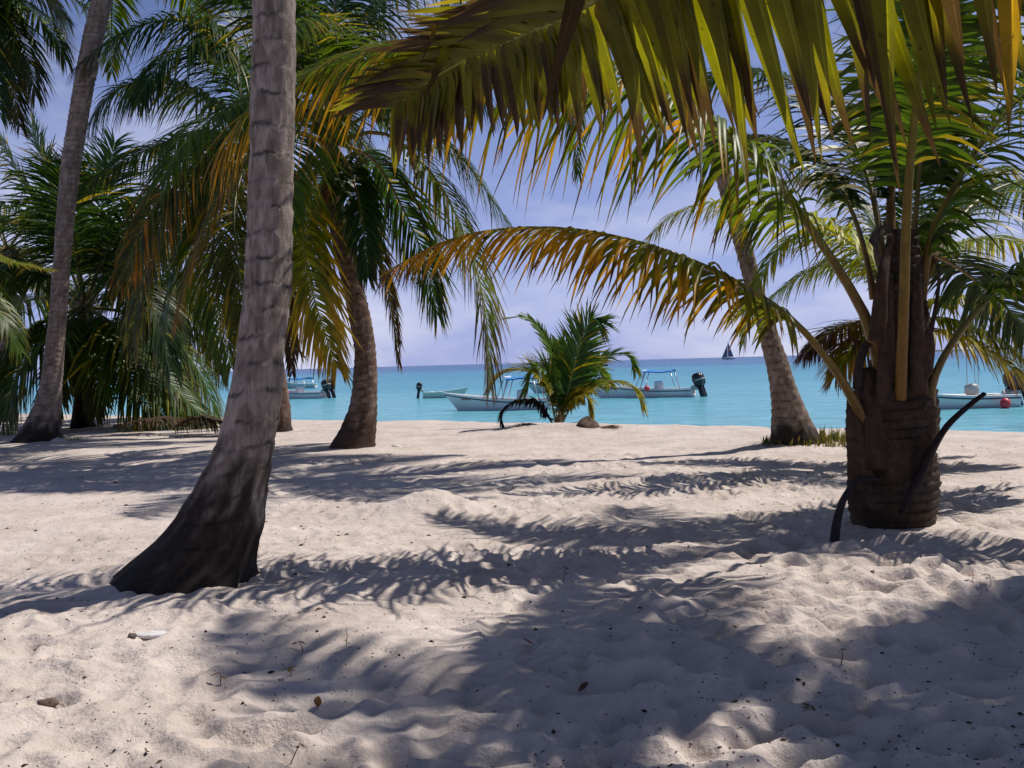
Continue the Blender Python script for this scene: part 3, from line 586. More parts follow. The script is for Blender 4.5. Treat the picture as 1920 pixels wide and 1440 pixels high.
frg(p7, [(-45, -70, 21), (-30, 30, 20), (-15, 120, 19.8), (0, 220, 19.8)], seed=85)
crown(p7, c7, 9, 3.6, 17, elmin=-.1, n=38)

# --- low bushy palm behind at the left
g = gpt(152, 802); D8 = float(g[1])
p8 = thing('coconut_palm', 'bushy low palm behind the far left trunk, fronds sweeping to the sand', 'palm tree', (g[0], D8, g[2]))
trunk(p8, [(806, 130, 185), (795, 134, 176), (760, 138, 166), (700, 142, 166), (640, 146, 170), (560, 150, 176)], D8, period=.16, seg=24, step=.03, c1=(.10, .06, .04), c2=(.05, .03, .02), seed=8, lich=.1, base_dark=.6)
def f8(*pts, **kw):
    k = dict(Lmax=1.6, n=66, W=0.066, droop=1.7, r0=0.06, yel=.06, c=DGREEN, seg=5); k.update(kw); frg(p8, [(160, 575, D8)]+list(pts), **k)
f8((125, 430, 26.5), (85, 310, 26.2), (60, 235, 26), seed=91, droop=.8)
f8((185, 440, 27.5), (198, 340, 28), (215, 268, 28.3), seed=92, droop=.8, bhint=(1, .3, 0), c=(.04, .09, .03))
f8((110, 450, 26), (45, 345, 25.5), (0, 262, 25.2), (-40, 230, 25), seed=93, droop=1.0, c=(.05, .09, .03))
f8((110, 460, 27.5), (40, 400, 28), (-40, 380, 28.3), (-110, 420, 28.5), seed=94)
f8((90, 520, 26), (0, 500, 25.5), (-90, 560, 25.2), seed=95)
f8((230, 470, 26.5), (300, 440, 26.2), (350, 480, 26), (380, 560, 26), seed=96)
f8((215, 610, 25), (270, 665, 24.5), (325, 725, 24.3), (378, 778, 24.2), (402, 800, 24.2), seed=97, c=GREEN, yel=.2)
f8((250, 590, 26.5), (330, 640, 26.2), (380, 710, 26), (405, 780, 26), (408, 800, 26), seed=98, c=(.07, .13, .015), yel=.3)
f8((90, 600, 25.5), (20, 650, 25), (-40, 710, 24.8), (-70, 770, 24.8), seed=99, c=GREEN, yel=.35)
f8((135, 640, 24.8), (110, 710, 24.2), (100, 775, 24), seed=100, c=(.06, .08, .012), Lmax=1.0)
f8((172, 640, 24.8), (185, 710, 24.2), (180, 780, 24), seed=101, c=(.06, .08, .012), Lmax=.9)
f8((70, 560, 28.5), (-10, 590, 29), (-70, 660, 29.3), seed=102)
f8((240, 540, 28), (320, 560, 28.5), (380, 630, 29), (410, 700, 29.2), seed=103)
f8((200, 470, 25), (260, 390, 24.5), (330, 370, 24), (390, 420, 23.8), seed=104)
f8((140, 450, 24.8), (120, 350, 24), (140, 290, 23.2), seed=105, bhint=(1, 0, 0), droop=1)
f8((100, 625, 24.6), (35, 700, 24), (5, 790, 23.8), seed=107, c=GREEN, yel=.3)
f8((60, 640, 25.5), (-10, 720, 25.2), (-50, 800, 25), seed=108, c=GREEN)
f8((205, 650, 24.6), (255, 735, 24.2), (305, 800, 24), seed=109, c=(.06, .11, .015), yel=.3)
f8((235, 625, 25.5), (300, 695, 25.2), (358, 790, 25), seed=110, c=GREEN)
f8((215, 520, 24.5), (260, 540, 24), (300, 610, 23.8), (320, 690, 23.8), seed=106)
# --- more palms behind to the left, crowns merging
g = gpt(20, 795); c11 = at(15, 470, 31)
p11 = thing('coconut_palm', 'dark palm crown farthest back at the left edge', 'palm tree', (c11[0]-.3, 31, gz(c11[0]-.3, 31)))
straight(p11, np.array([c11[0]-.3, 31, gz(c11[0]-.3, 31)]), c11, .4, .17, 9, seg=18, step=.05)
crown(p11, c11, 17, 4.2, 21, elmin=-.9, W=.07, n=44)
c12 = at(-190, 430, 17.5)
p12 = thing('coconut_palm', 'palm beyond the left edge with yellow-green frond tips reaching in', 'palm tree', (c12[0], 17.5, 0))
straight(p12, np.array([c12[0], 17.5, -.1]), c12, .4, .16, 10, seg=18, step=.05)
frg(p12, [(-190, 430, 17.5), (-110, 440, 17), (-20, 480, 16.6), (50, 498, 16.5), (95, 506, 16.4)], seed=111, c=LIME, yel=.5, droop=.5, Lmax=.5)
frg(p12, [(-190, 430, 17.5), (-110, 470, 16.6), (-40, 540, 16), (10, 600, 15.8), (40, 660, 15.8)], seed=112, c=GREEN, Lmax=.8)
crown(p12, c12, 9, 3.0, 22, elmin=-.3, az0=math.pi*.6, azr=math.pi*.9, n=36)
# a crown filling the dark mass between the left trunks
c13 = at(330, 520, 29.5)
p13 = thing('coconut_palm', 'shadowy palm behind the hanging fronds, between far left and near trunk', 'palm tree', (c13[0]+.4, 29.5, gz(c13[0]+.4, 29.5)))
straight(p13, np.array([c13[0]+.4, 29.5, gz(c13[0]+.4, 29.5)-.05]), c13, .4, .18, 12, seg=18, step=.05)
crown(p13, c13, 16, 3.6, 23, elmin=-.75, n=44, W=.06)

# --- yellow-green palm behind the stout one
g = gpt(1690, 862); D6 = float(g[1])
p6 = thing('coconut_palm', 'yellowish low palm standing directly behind the stout right palm', 'palm tree', (g[0], D6, g[2]))
trunk(p6, [(866, 1640, 1740), (850, 1648, 1732), (800, 1660, 1722), (720, 1665, 1718), (620, 1668, 1714), (585, 1672, 1712)], D6, seg=24, step=.03, seed=13, base_dark=.5, c1=(.13, .09, .06), lich=.2)
def f6(*pts, **kw):
    k = dict(Lmax=.62, n=62, W=.036, droop=1.6, r0=.03, yel=.45, c=LIME, tip=YEL, seg=5, rach=(.22, .17, .05)); k.update(kw); frg(p6, [(1690, 600, D6)]+list(pts), **k)
f6((1640, 603, 12.6), (1590, 608, 12.4), (1548, 628, 12.3), (1510, 662, 12.2), seed=121, c=(.25, .2, .02), tip=(.12, .05, .03), yel=.75, brown=.25)
f6((1640, 620, 12.4), (1595, 655, 12.2), (1568, 705, 12.1), seed=122, c=(.2, .24, .02), tip=(.3, .16, .03), yel=.5)
f6((1760, 598, 12.7), (1830, 618, 12.4), (1890, 650, 12.3), (1950, 710, 12.2), seed=123)
f6((1660, 510, 12.3), (1590, 452, 12), (1500, 405, 11.8), (1410, 382, 11.7), (1330, 380, 11.6), (1262, 402, 11.6), (1215, 445, 11.6), seed=124, c=(.26, .30, .02), Lmax=.75, yel=.3)
f6((1650, 520, 13.4), (1580, 490, 13.7), (1510, 512, 13.9), (1440, 562, 14), seed=125, c=(.16, .24, .03), yel=.2)
f6((1640, 480, 12.6), (1560, 430, 12.4), (1480, 445, 12.3), (1425, 520, 12.2), (1400, 590, 12.2), (1393, 645, 12.2), seed=126, c=(.12, .2, .02), Lmax=.5)
f6((1750, 620, 12.2), (1830, 645, 11.9), (1910, 700, 11.8), (1960, 760, 11.8), seed=127, c=(.28, .26, .02), tip=ORA)
f6((1730, 500, 13), (1800, 455, 13.3), (1890, 450, 13.5), (1980, 500, 13.6), seed=128)
f6((1720, 480, 12.3), (1780, 380, 12), (1870, 320, 11.8), (1970, 330, 11.6), seed=129, c=GREEN)
f6((1690, 450, 13.5), (1720, 330, 13.8), (1780, 240, 14.2), seed=130, c=GREEN)
f6((1770, 560, 12.4), (1840, 570, 12.1), (1900, 610, 12), (1940, 670, 12), seed=131, c=(.2, .22, .02))
f6((1660, 470, 13.4), (1610, 380, 13.8), (1540, 330, 14.2), (1470, 340, 14.5), seed=132, c=GREEN)

# --- young palm by the water
g = gpt(1047, 808); D10 = float(g[1])
p10 = thing('young_coconut_palm', 'small young palm rosette growing from the sand near the waterline', 'palm tree', (g[0], D10, g[2]))
def f10(*pts, **kw):
    k = dict(Lmax=.55, n=52, W=.055, droop=.5, ang=(52, 25), r0=.028, yel=.1, c=(.06, .12, .012), seg=4, rach=(.20, .16, .06), t0=.3, vee=.35, rn=14, tipL=.55); k.update(kw); frond(p10, px((1046, 812, D10), *pts), **k)
f10((1062, 745, 20.8), (1078, 680, 20.7), (1095, 622, 20.6), (1112, 598, 20.5), (1128, 606, 20.4), seed=151, Lmax=.75, c=(.035, .10, .02), bhint=(1, .1, 0.2), n=60, rach=(.35, .32, .2))
f10((1052, 730, 21.2), (1042, 680, 21.3), (1012, 618, 21.4), (985, 596, 21.4), (946, 597, 21.4), seed=152, Lmax=.30, c=(.10, .20, .02), ang=(35, 15), droop=.3, r0=.035)
f10((1030, 740, 20.7), (1005, 702, 20.5), (965, 694, 20.4), (935, 706, 20.3), (918, 730, 20.3), seed=153, Lmax=.5, c=(.26, .26, .02), yel=.6)
f10((1042, 735, 20.6), (1026, 694, 20.3), (1002, 690, 20.1), (984, 735, 20), seed=154, Lmax=.5, c=(.07, .15, .015))
f10((1072, 742, 21.2), (1105, 692, 21.3), (1148, 664, 21.3), (1178, 668, 21.2), (1191, 695, 21.2), seed=155, Lmax=.45, c=(.05, .12, .015))
f10((1070, 765, 20.8), (1110, 728, 20.6), (1158, 715, 20.5), (1192, 732, 20.4), (1207, 768, 20.4), seed=156, Lmax=.42, c=(.18, .23, .02), yel=.5, droop=1.2)
f10((1060, 765, 20.4), (1080, 745, 20.2), (1100, 745, 20), (1108, 790, 19.9), seed=157, Lmax=.42, c=(.22, .21, .02), yel=.6, droop=1.2)
f10((1052, 720, 21.4), (1058, 660, 21.6), (1040, 640, 21.8), seed=158, Lmax=.5, c=(.06, .14, .015), bhint=(1, 0, 0))
f10((1058, 750, 21.8), (1085, 700, 22), (1120, 690, 22.1), (1140, 720, 22.1), seed=159, Lmax=.45, c=(.09, .17, .02))
f10((1030, 785, 20.5), (1005, 757, 20.3), (968, 752, 20.2), (942, 775, 20.1), (945, 806, 20.1), seed=160, Lmax=.3, c=(.035, .022, .018), tip=BRN, dead=True, rach=(.05, .03, .025), droop=1.6)
f10((1020, 803, 20.3), (990, 800, 20.1), (955, 807, 20), (930, 810, 20), seed=161, Lmax=.35, c=(.06, .04, .03), tip=BRN, dead=True, rach=(.06, .04, .03), droop=1.0)
petiole(p10, 'stem', px((1047, 822, D10), (1047, 806, D10), (1048, 790, D10), (1050, 772, D10)), (.13, .09, .06, .02), (.13, .08, .035), 1.0)
# coconut stump with dry straw beside it
g = gpt(1104, 812); DS = float(g[1])
st = thing('palm_stump', 'brown rotting palm stump with dry straw, right of the young palm', 'stump', (g[0], DS, g[2]))
th, phs = np.meshgrid(np.linspace(0, 2*math.pi, 28, endpoint=False), np.linspace(0, 1, 14))
rr_ = .27*np.sqrt(np.clip(1-phs**2.6, 0.0, 1))*(1+.16*fbm(np.cos(th)*1.6, np.sin(th)*1.6, phs*2.5, 3)); rr_[-1] = 0.01
V = np.stack([g[0]-.02*0+rr_*np.cos(th)-.08*phs*0, DS+rr_*np.sin(th), g[2]-.08+phs*.36*(1+.15*np.cos(th-2.2))], -1).reshape(-1, 3)
part('husk', V, grid_faces(14, 28, True), M_bark, st, None, np.tile(np.array((.11, .07, .055)), (len(V), 1))*(.6+.8*RNG.random((len(V), 1))))
frond(st, [g+np.array([.2, -.02, .10]), g+np.array([.45, -.05, .12]), g+np.array([.7, -.12, .04]), g+np.array([.95, -.2, .03])], Lmax=.30, n=26, W=.03, droop=1.0, c=(.16, .11, .07), tip=(.2, .14, .08), dead=True, rach=(.14, .09, .06), r0=.02, t0=.02, seed=171)

# --- palm beside the camera: its frond crosses the top of the picture
p0 = thing('coconut_palm', 'palm beside the viewpoint whose huge near frond crosses the top right', 'palm tree', (1.15, -2.1, gz(1.15, -2.1)))
def vtrunk(root, base, top, rb, rt_, seed):
    n = 60; t = np.linspace(0, 1, n); a = np.linspace(0, 2*math.pi, 26, endpoint=False); A, TT = np.meshgrid(a, t)
    R = rt_+(rb-rt_)*np.exp(-TT*5); R = R*(1+.05*fbm(np.cos(A)*1.5+seed, np.sin(A)*1.5, TT*6, 3)+.03*((TT*24) % 1))
    C = np.array(base)[None, None]*(1-TT[..., None])+np.array(top)[None, None]*TT[..., None]
    V = (C+np.stack([R*np.cos(A), R*np.sin(A), 0*A], -1)).reshape(-1, 3)
    part('trunk', V, grid_faces(n, 26, True), M_bark, root, None, np.tile(np.array((.16, .12, .09)), (len(V), 1)))
vtrunk(p0, (1.15, -2.1, gz(1.15, -2.1)-.2), (1.02, -1.85, 1.8), .42, .2, 3)
FG = [np.array((1.0, -1.75, 1.75)), np.array((.78, -1.0, 2.12)), np.array((.60, -.2, 2.28)), np.array((.48, .6, 2.31)), np.array((.41, 1.3, 2.29)), np.array((.36, 1.9, 2.27)), at(1113, 2, 2.55), at(1010, 52, 2.9), at(920, 92, 3.2), at(840, 128, 3.45), at(740, 200, 3.7)]
frond(p0, FG, Lmax=1.46, n=148, W=.088, droop=.42, ang=(46, 34), vee=-.05, t0=.24, r0=.032, c=(.135, .145, .008), yel=.14, tip=(.26, .17, .015), brown=.2, seg=8, k=5, split=True, seed=181, rach=(.2, .16, .04), mat=M_leaf_near, rlabel='huge near frond with wide overlapping leaflets and scorched tips', jit=.6, tipL=.21, gaps=.0, bent=.05, peak=.15, fall=.5, bhint=(1, 0, -.62))
crown(p0, np.array((1.02, -1.85, 1.8)), 9, 3.4, 31, elmin=.0, az0=math.pi*1.05, azr=math.pi*.9, n=44)

# --- tall palms out to the right whose crowns shade the foreground
for i, (bx, by, tx, ty, tz) in enumerate(((6.9, 5.9, 6.5, 6.0, 8.2),)):
    pr = thing('coconut_palm', 'tall palm out to the right whose crown shades the foreground sand', 'palm tree', (bx, by, gz(bx, by)))
    vtrunk(pr, (bx, by, gz(bx, by)-.2), (tx, ty, tz), .42, .15, 5+i)
    crown(pr, np.array((tx, ty, tz)), 17, 3.7, 41+i, elmin=-.45, n=46, W=.06)

for i, (bx, by, tx, ty, tz, lab) in enumerate(((8.1, 4.0, 7.8, 4.2, 7.6, 'unseen palm added right of the viewpoint, crown shading the foreground'), (-1.4, -3.4, -1.0, -3.0, 6.2, 'unseen palm added close behind the viewpoint to block sky light'), (5.4, -2.6, 5.2, -2.2, 7.2, 'unseen palm added behind the viewpoint, farther right, to block sky light'), (2.2, -5.4, 2.0, -5.0, 6.4, 'unseen palm added farthest behind the viewpoint to block sky light'), (-5.6, -2.2, -5.2, -1.6, 6.8, 'unseen palm added behind the viewpoint, at left, to block sky light'))):  # unseen palms added to block overhead sky light and deepen the foreground shade
    pr = thing('coconut_palm', lab, 'palm tree', (bx, by, gz(bx, by)), 'unseen palms added to block sky light')
    vtrunk(pr, (bx, by, gz(bx, by)-.2), (tx, ty, tz), .4, .15, 15+i)
    crown(pr, np.array((tx, ty, tz)), 22, 3.5, 51+i, elmin=-.3, n=34, W=.09, seg=3)

# ------------------------------------------------------------------ boats
M_white = plain('boat_white', (.74, .76, .76), .35, noise=.06, scale=2); M_inside = plain('boat_floor', (.42, .25, .21), .7, noise=.15)
M_navy = plain('boat_stripe', (.03, .05, .09), .5); M_black = plain('motor_black', (.012, .013, .018), .3); M_chrome = plain('tube_metal', (.55, .56, .58), .35, .8)
M_blue = plain('canopy_blue', (.03, .22, .62), .8, noise=.1); M_red = plain('buoy_red', (.62, .05, .06), .45); M_grey = plain('boat_grey', (.38, .42, .42), .5); M_pale = plain('boat_pale_green', (.45, .58, .54), .45, noise=.08)
def box(cx, cy, cz, sx_, sy_, sz_, bev=0.12):
    """a bevelled block"""
    k = bev*min(sx_, sy_, sz_); X, Yy, Z = sx_/2, sy_/2, sz_/2; V, Fs = [], []
    ring = lambda x, y, z: [(-x+k, -y, z), (x-k, -y, z), (x, -y+k, z), (x, y-k, z), (x-k, y, z), (-x+k, y, z), (-x, y-k, z), (-x, -y+k, z)]
    rs = [ring(X-k, Yy-k, -Z), ring(X, Yy, -Z+k), ring(X, Yy, Z-k), ring(X-k, Yy-k, Z)]
    for r in rs: V += [(a+cx, b+cy, c+cz) for a, b, c in r]
    for i in range(3):
        for j in range(8): Fs.append((i*8+j, i*8+(j+1) % 8, (i+1)*8+(j+1) % 8, (i+1)*8+j))
    Fs += [tuple(range(7, -1, -1)), tuple(range(24, 32))]
    return np.array(V), Fs
def hullshape(L, B, f0=.52, fb=.95, flare=.25):
    ns = 22; V = []; s = np.linspace(0, 1, ns)
    prof = []
    for si in s:
        hb = B/2*max(.012, (1-max(0, (si-.42)/.58)**2.3))*(0.92+.08*min(1, si*4)); sh = f0+(fb-f0)*max(0, (si-.25)/.75)**2.0
        rake = .16*L*max(0, (si-.6)/.4)**1.5; kx = si*L*.86; kz = -.22+.10*max(0, (si-.8)/.2)**2
        ch = hb*(1-flare*(.3+.7*si)); prof.append((kx, rake, hb, sh, kz, ch))
    out = []
    for (kx, rk, hb, sh, kz, ch) in prof:
        xz = lambda z: kx+rk*np.clip((z-kz)/(sh-kz), 0, 1)
        half = [(kz, .0), (kz+.08, ch*.6), (kz+.24, ch*.93), (.18+.2*(sh-.4), ch+(hb-ch)*.55), (sh-.05, hb), (sh, hb+.025), (sh+.015, hb-.01), (sh, max(hb-.09, .003)), (sh-.06, max(hb-.10, .003)), (.16, max(ch*.86-.05, .002)), (.14, 0.0)]
        r = [(xz(z), y, z) for z, y in half]; l = [(x, -y, z) for x, y, z in r[-2:0:-1]]
        out += r+l
    m = 20
    Fs = [tuple(f) for f in grid_faces(ns, m, True).tolist()]; Fs += [tuple(range(m-1, -1, -1))]
    return np.array(out), Fs, prof
def lt(root, M, name, V, Fs, mat, parent=None, smooth=True):
    V = np.asarray(V, float)@M[:3, :3].T+M[:3, 3]; o = part(name, V, Fs, mat, root, parent, None, smooth); return o
def outboard(root, M, x, y, tilt=.5, s=1.0):
    c, sn = math.cos(tilt), math.sin(tilt)
    def tr(V): V = np.asarray(V)*s; return np.stack([x+V[:, 0]*c+V[:, 2]*sn, y+V[:, 1], .62+V[:, 2]*c-V[:, 0]*sn], -1)
    prof = [(-.05, .13, .14), (.05, .19, .20), (.25, .21, .23), (.42, .18, .2), (.5, .10, .11)]
    a = np.linspace(0, 2*math.pi, 14, endpoint=False); V = []
    for (z, ry, rx) in prof: V += [(-.28+rx*math.copysign(abs(math.cos(t))**.7, math.cos(t)), ry*math.copysign(abs(math.sin(t))**.7, math.sin(t)), z) for t in a]
    Fs = [tuple(f) for f in grid_faces(5, 14, True).tolist()]+[tuple(range(13, -1, -1)), tuple(range(56, 70))]
    ob = lt(root, M, 'outboard_motor', tr(V), Fs, M_black)
    v, f = box(-.27, 0, -.36, .2, .12, .66, .2); lt(root, M, 'motor_leg', tr(v), f, M_black, ob)
    v, f = box(-.27, 0, -.74, .46, .10, .12, .4); lt(root, M, 'gearcase', tr(v), f, M_black, ob)
    v, f = box(-.02, 0, -.05, .22, .22, .2, .2); lt(root, M, 'bracket', tr(v), f, M_grey, ob)
    v, f = box(-.36, 0, .21, .34, .43, .05, .2); lt(root, M, 'cowl_band', tr(v), f, M_grey, ob)
def boat(label, bow, stern, depth, length_px=None, motors=2, canopy=True, B=1.75, name='motor_boat', hullmat=None, stripe=True, yaw=0.0, seats=True, floor=True, f0=.52, fb=.95, ctop=1.55, cpos=.30, clen=.2):
    """bow, stern: (px) along the waterline depth given in metres"""
    b_ = at(bow, 700, depth); s_ = at(stern, 700, depth); L = abs(b_[0]-s_[0])/math.cos(yaw); dirx = np.sign(b_[0]-s_[0])
    hd = np.array([dirx*math.cos(yaw), math.sin(yaw), 0]); sd = np.array([-hd[1], hd[0], 0])
    org = np.array([s_[0], depth, SEA]); M = np.eye(4); M[:3, 0] = hd; M[:3, 1] = sd; M[:3, 2] = (0, 0, 1); M[:3, 3] = org
    root = thing(name, label, 'boat', tuple(org), 'boats moored off the beach')
    V, Fs, prof = hullshape(L, B, f0, fb); lt(root, M, 'hull', V, Fs, hullmat or M_white)
    if stripe:
        for sg in (1, -1):
            V = []; n = 0
            for (kx, rk, hb, sh, kz, ch) in prof:
                for dz in (-.10, -.16):
                    z = sh+dz; fr_ = np.clip((z-kz)/(sh-kz), 0, 1); V.append((kx+rk*fr_, sg*(hb+.012), z))
            V2 = [(x, y+sg*.012*-1*2, z) for x, y, z in V]
            lt(root, M, 'rub_stripe', V, grid_faces(len(prof), 2), M_navy)
    if floor:
        V = []
        for (kx, rk, hb, sh, kz, ch) in prof[1:17]: V += [(kx+rk*.4, -ch*.8+.04, .2), (kx+rk*.4, ch*.8-.04, .2)]
        lt(root, M, 'floor', V, grid_faces(16, 2), M_inside)
        v, f = box(L*.72, 0, f0+.06, L*.2, B*.62, .07); lt(root, M, 'fore_deck', v, f, M_inside)
    if seats:
        for q in (.2, .42, .58): v, f = box(L*q, 0, .42, .34, B*.8, .08); lt(root, M, 'bench', v, f, M_white)
    if canopy:
        v, f = box(L*(cpos+.02), 0, .62, .5, .55, .8, .15); lt(root, M, 'console', v, f, M_white)
        x0, x1 = L*(cpos-clen*.55), L*(cpos+clen*.65)
        for sg in (-1, 1):
            for (xa, xb) in ((x0-.3, x0), (x1+.3, x1), (x1+.62, x1+.22)):
                V, Fs = tube([(xa, sg*B*.4, .5), ((xa+xb)/2, sg*B*.4, (ctop+.5)/2), (xb, sg*B*.38, ctop)], [.03]*3, 6); lt(root, M, 'canopy_pole', V, Fs, M_chrome)
        xs_ = np.linspace(x0-.1, x1+.1, 8); ys_ = np.linspace(-B*.46, B*.46, 7); V = []
        for dz in (0, -.05):
            for xx in xs_:
                for yy in ys_: V.append((xx, yy, ctop+.14-.10*(2*yy/B)**2-.03*math.sin(xx*4)+dz))
        g1 = grid_faces(8, 7); g2 = g1[:, ::-1]+56; lt(root, M, 'canopy', V, np.vstack([g1, g2]), M_blue)
        v, f = box(x1+.16, 0, ctop+.12, .16, B*.8, .12, .3); lt(root, M, 'canopy_rail', v, f, M_white)
    for i in range(motors):
        y = 0 if motors == 1 else (-.38 if i == 0 else .38); outboard(root, M, -.02, y, .30 if motors == 2 else .15, 1.5 if motors == 2 else 1.0)
    return root, M, L
def buoy(p, r, label):
    a, b = np.meshgrid(np.linspace(0, 2*math.pi, 18, endpoint=False), np.linspace(0, 1, 12))
    rr = r*np.sin(b*math.pi)**.9+.002; zz = r*np.cos(b*math.pi)*1.12
    V = np.stack([p[0]+rr*np.cos(a), p[1]+rr*np.sin(a), p[2]+zz], -1).reshape(-1, 3)
    t = thing('buoy', label, 'buoy', tuple(p)); bd = part('float_body', V, grid_faces(12, 18, True), M_red, t)
    v, f = tube([p+np.array([0, 0, r]), p+np.array([0, .03, r+.15]), p+np.array([0, .12, r+.35])], [.025]*3, 6); part('rope', v, f, M_white, t)
boat('white open boat with navy stripe, bow left, partly behind the young palm', 830, 1030, 51, yaw=.22, cpos=.24)
boat('white boat with blue canopy and twin black outboards, at right of young palm', 1106, 1300, 62, yaw=.35, cpos=.30)
boat('white boat with tilted twin outboards between the near trunk and curved palm', 482, 608, 80, yaw=.35, cpos=.38)
boat('small pale skiff with one black outboard at its left end', 876, 792, 73, motors=1, canopy=False, B=1.3, name='skiff', hullmat=M_pale, stripe=False, f0=.42, fb=.72, yaw=.05, floor=False)
boat('boat hull half hidden behind the young palm fronds', 986, 1118, 77, canopy=False, motors=1, hullmat=M_pale, yaw=.1)
right_boat, _, _ = boat('pale boat with navy stripe at far right behind the stout palm', 1610, 1893, 42, yaw=-.05, cpos=.27, B=1.9, canopy=False)
boat('tiny distant pale boat showing beyond the left moored boat', 520, 592, 124, motors=0, canopy=False, hullmat=M_pale, name='skiff', stripe=False)
buoy(at(1885, 757, 40.6), .21, 'pink red buoy hanging at the stern of the far right boat')
buoy(at(538, 737, 78), .17, 'small red buoy by the boat left of the curved palm')
buoy(at(1213, 729, 60.4), .17, 'small red buoy at the bow of the canopied boat')
# thin frame poles and engine box of the right boat
g = at(1820, 740, 42)
for (a_, b_) in ((1814, 1812), (1830, 1825), (1835, 1833)):
    V, Fs = tube([at(a_, 745, 42), at((a_+b_)/2, 705, 42), at(b_, 650, 42)], [.022]*3, 6); part('canopy_pole', V, Fs, M_chrome, right_boat)
v, f = box(g[0]+.05, 42, SEA+.75, .5, .5, .5, .2); part('engine_box', v, f, M_grey, right_boat)

# ---- sailing boats
M_sail = plain('sail_cloth_backlit', (.16, .19, .26), .9, noise=.08, scale=.5); M_dark = plain('dark_hull', (.03, .04, .07), .5)  # sail colour has the grey-blue of backlit cloth painted in
def sailboat(label, xc, d, H, L, sails=True):
    c = at(xc, 680, d); org = np.array([c[0], d, SEA]); root = thing('sailing_boat', label, 'sailboat', tuple(org), 'sailing boats far out')
    M = np.eye(4); M[0, 0] = -1; M[1, 1] = -1; M[:3, 3] = org; V, Fs, _ = hullshape(L, L*.28, .9, 1.4, .1); V = V-np.array([L*.5, 0, 0]); lt(root, M, 'hull', V, Fs, M_dark)
    V, Fs = tube([(0, 0, .5), (0, 0, H*.5), (0, 0, H)], [.14, .12, .08], 8); lt(root, M, 'mast', V, Fs, M_chrome)
    v, f = box(-L*.06, 0, 1.5, L*.3, L*.14, .8, .2); lt(root, M, 'cabin', v, f, M_grey)
    V, Fs = tube([(0, 0, 2.4), (-L*.2, 0, 2.4), (-L*.42, 0, 2.5)], [.09]*3, 8); lt(root, M, 'boom', V, Fs, M_chrome)
    if sails:
        def sail(name, A, Bp, C, belly):
            V, n = [], 9
            for k in (0, .05):
                for i in range(n):
                    for j in range(n):
                        u, w = i/(n-1), j/(n-1); p = (np.array(A)*(1-u)+np.array(Bp)*u)*(1-w)+np.array(C)*w; V.append((p[0], p[1]+belly*math.sin(u*math.pi)*(1-w)*w*4*.5+k, p[2]))
            g1 = grid_faces(n, n); lt(root, M, name, V, np.vstack([g1, g1[:, ::-1]+n*n]), M_sail)
        sail('mainsail', (-.2, 0, 2.6), (-L*.42, 0, 2.7), (-.2, 0, H*.98), 1.2); sail('jib', (L*.46, 0, 1.6), (.5, 0, 2.2), (.15, 0, H*.80), 1.4)
sailboat('distant grey sailing boat under full sail on the horizon', 1365, 1100, 20.5, 15)
sailboat('far moored sailing boat with bare mast above the young palm', 1119, 420, 15.5, 9, False)

# ------------------------------------------------------------------ small things on the sand
def blades(name, label, cat, c, R, n, h, seed, cols, kind=None):
    rg = np.random.default_rng(seed); V, Fs, C = [], [], []
    for k in range(n):
        a, r = rg.uniform(0, 6.28), R*math.sqrt(rg.random()); x, y = c[0]+r*math.cos(a)*1.3, c[1]+r*math.sin(a)*.7; z = gz(x, y)-.01
        hh = h*rg.uniform(.4, 1.1)*(1.1-.6*r/R); az = rg.uniform(0, 6.28); ln = rg.uniform(.1, .7)*hh; w = rg.uniform(.006, .013); i = len(V)
        dx, dy = math.cos(az), math.sin(az)
        V += [(x-dy*w, y+dx*w, z), (x+dy*w, y-dx*w, z), (x+dx*ln*.35-dy*w*.7, y+dy*ln*.35+dx*w*.7, z+hh*.6), (x+dx*ln*.35+dy*w*.7, y+dy*ln*.35-dx*w*.7, z+hh*.6), (x+dx*ln, y+dy*ln, z+hh)]
        Fs += [(i, i+1, i+3, i+2), (i+2, i+3, i+4)]; cc = np.array(cols[rg.integers(len(cols))])*rg.uniform(.7, 1.3); C += [cc]*5
    o = mesh_obj(name, np.array(V)-np.array(c), Fs, M_leaf, None, np.array(C)); o.location = tuple(c)
    tag(o, label, cat, kind=kind); return o
gg = gpt(1545, 842); blades('grass_tuft', 'green and straw grass tuft at the foot of the leaning right trunk', 'grass', gg, .72, 900, .24, 3, ((.07, .10, .02), (.12, .12, .03), (.2, .15, .07)), 'stuff')
gg = gpt(130, 830); blades('ground_plant', 'small green plant by the foot of the far left trunk', 'plant', gg, .22, 60, .10, 4, ((.04, .12, .03),))
def rock(name, label, cat, p, sx_, sy_, sz_, c, seed, flat=.3):
    a, b = np.meshgrid(np.linspace(0, 2*math.pi, 16, endpoint=False), np.linspace(.001, 1, 9)); d = np.stack([np.sin(b*math.pi)*np.cos(a), np.sin(b*math.pi)*np.sin(a), np.cos(b*math.pi)], -1)
    r = 1+.35*fbm(d[..., 0]*1.3+seed, d[..., 1]*1.3, d[..., 2]*1.3, 3); V = (d*r[..., None]*np.array([sx_, sy_, sz_])+np.array([0, 0, sz_*flat])).reshape(-1, 3)
    o = mesh_obj(name, V, grid_faces(9, 16, True), plain(name+'_surface', c, .85, noise=.3, scale=20, bump=.3)); o.location = tuple(p); tag(o, label, cat); return o
rock('white_stone', 'white coral stone on sand right of the curved trunk', 'stone', gpt(742, 840), .09, .07, .05, (.62, .58, .54), 1)
rock('white_stone', 'white lump against the root foot of the far left trunk', 'stone', gpt(110, 832), .14, .1, .1, (.5, .47, .45), 2)
rock('flat_stone', 'flat bleached coral slab on sunlit sand at lower left', 'stone', gpt(285, 1193), .12, .045, .018, (.68, .66, .66), 3)
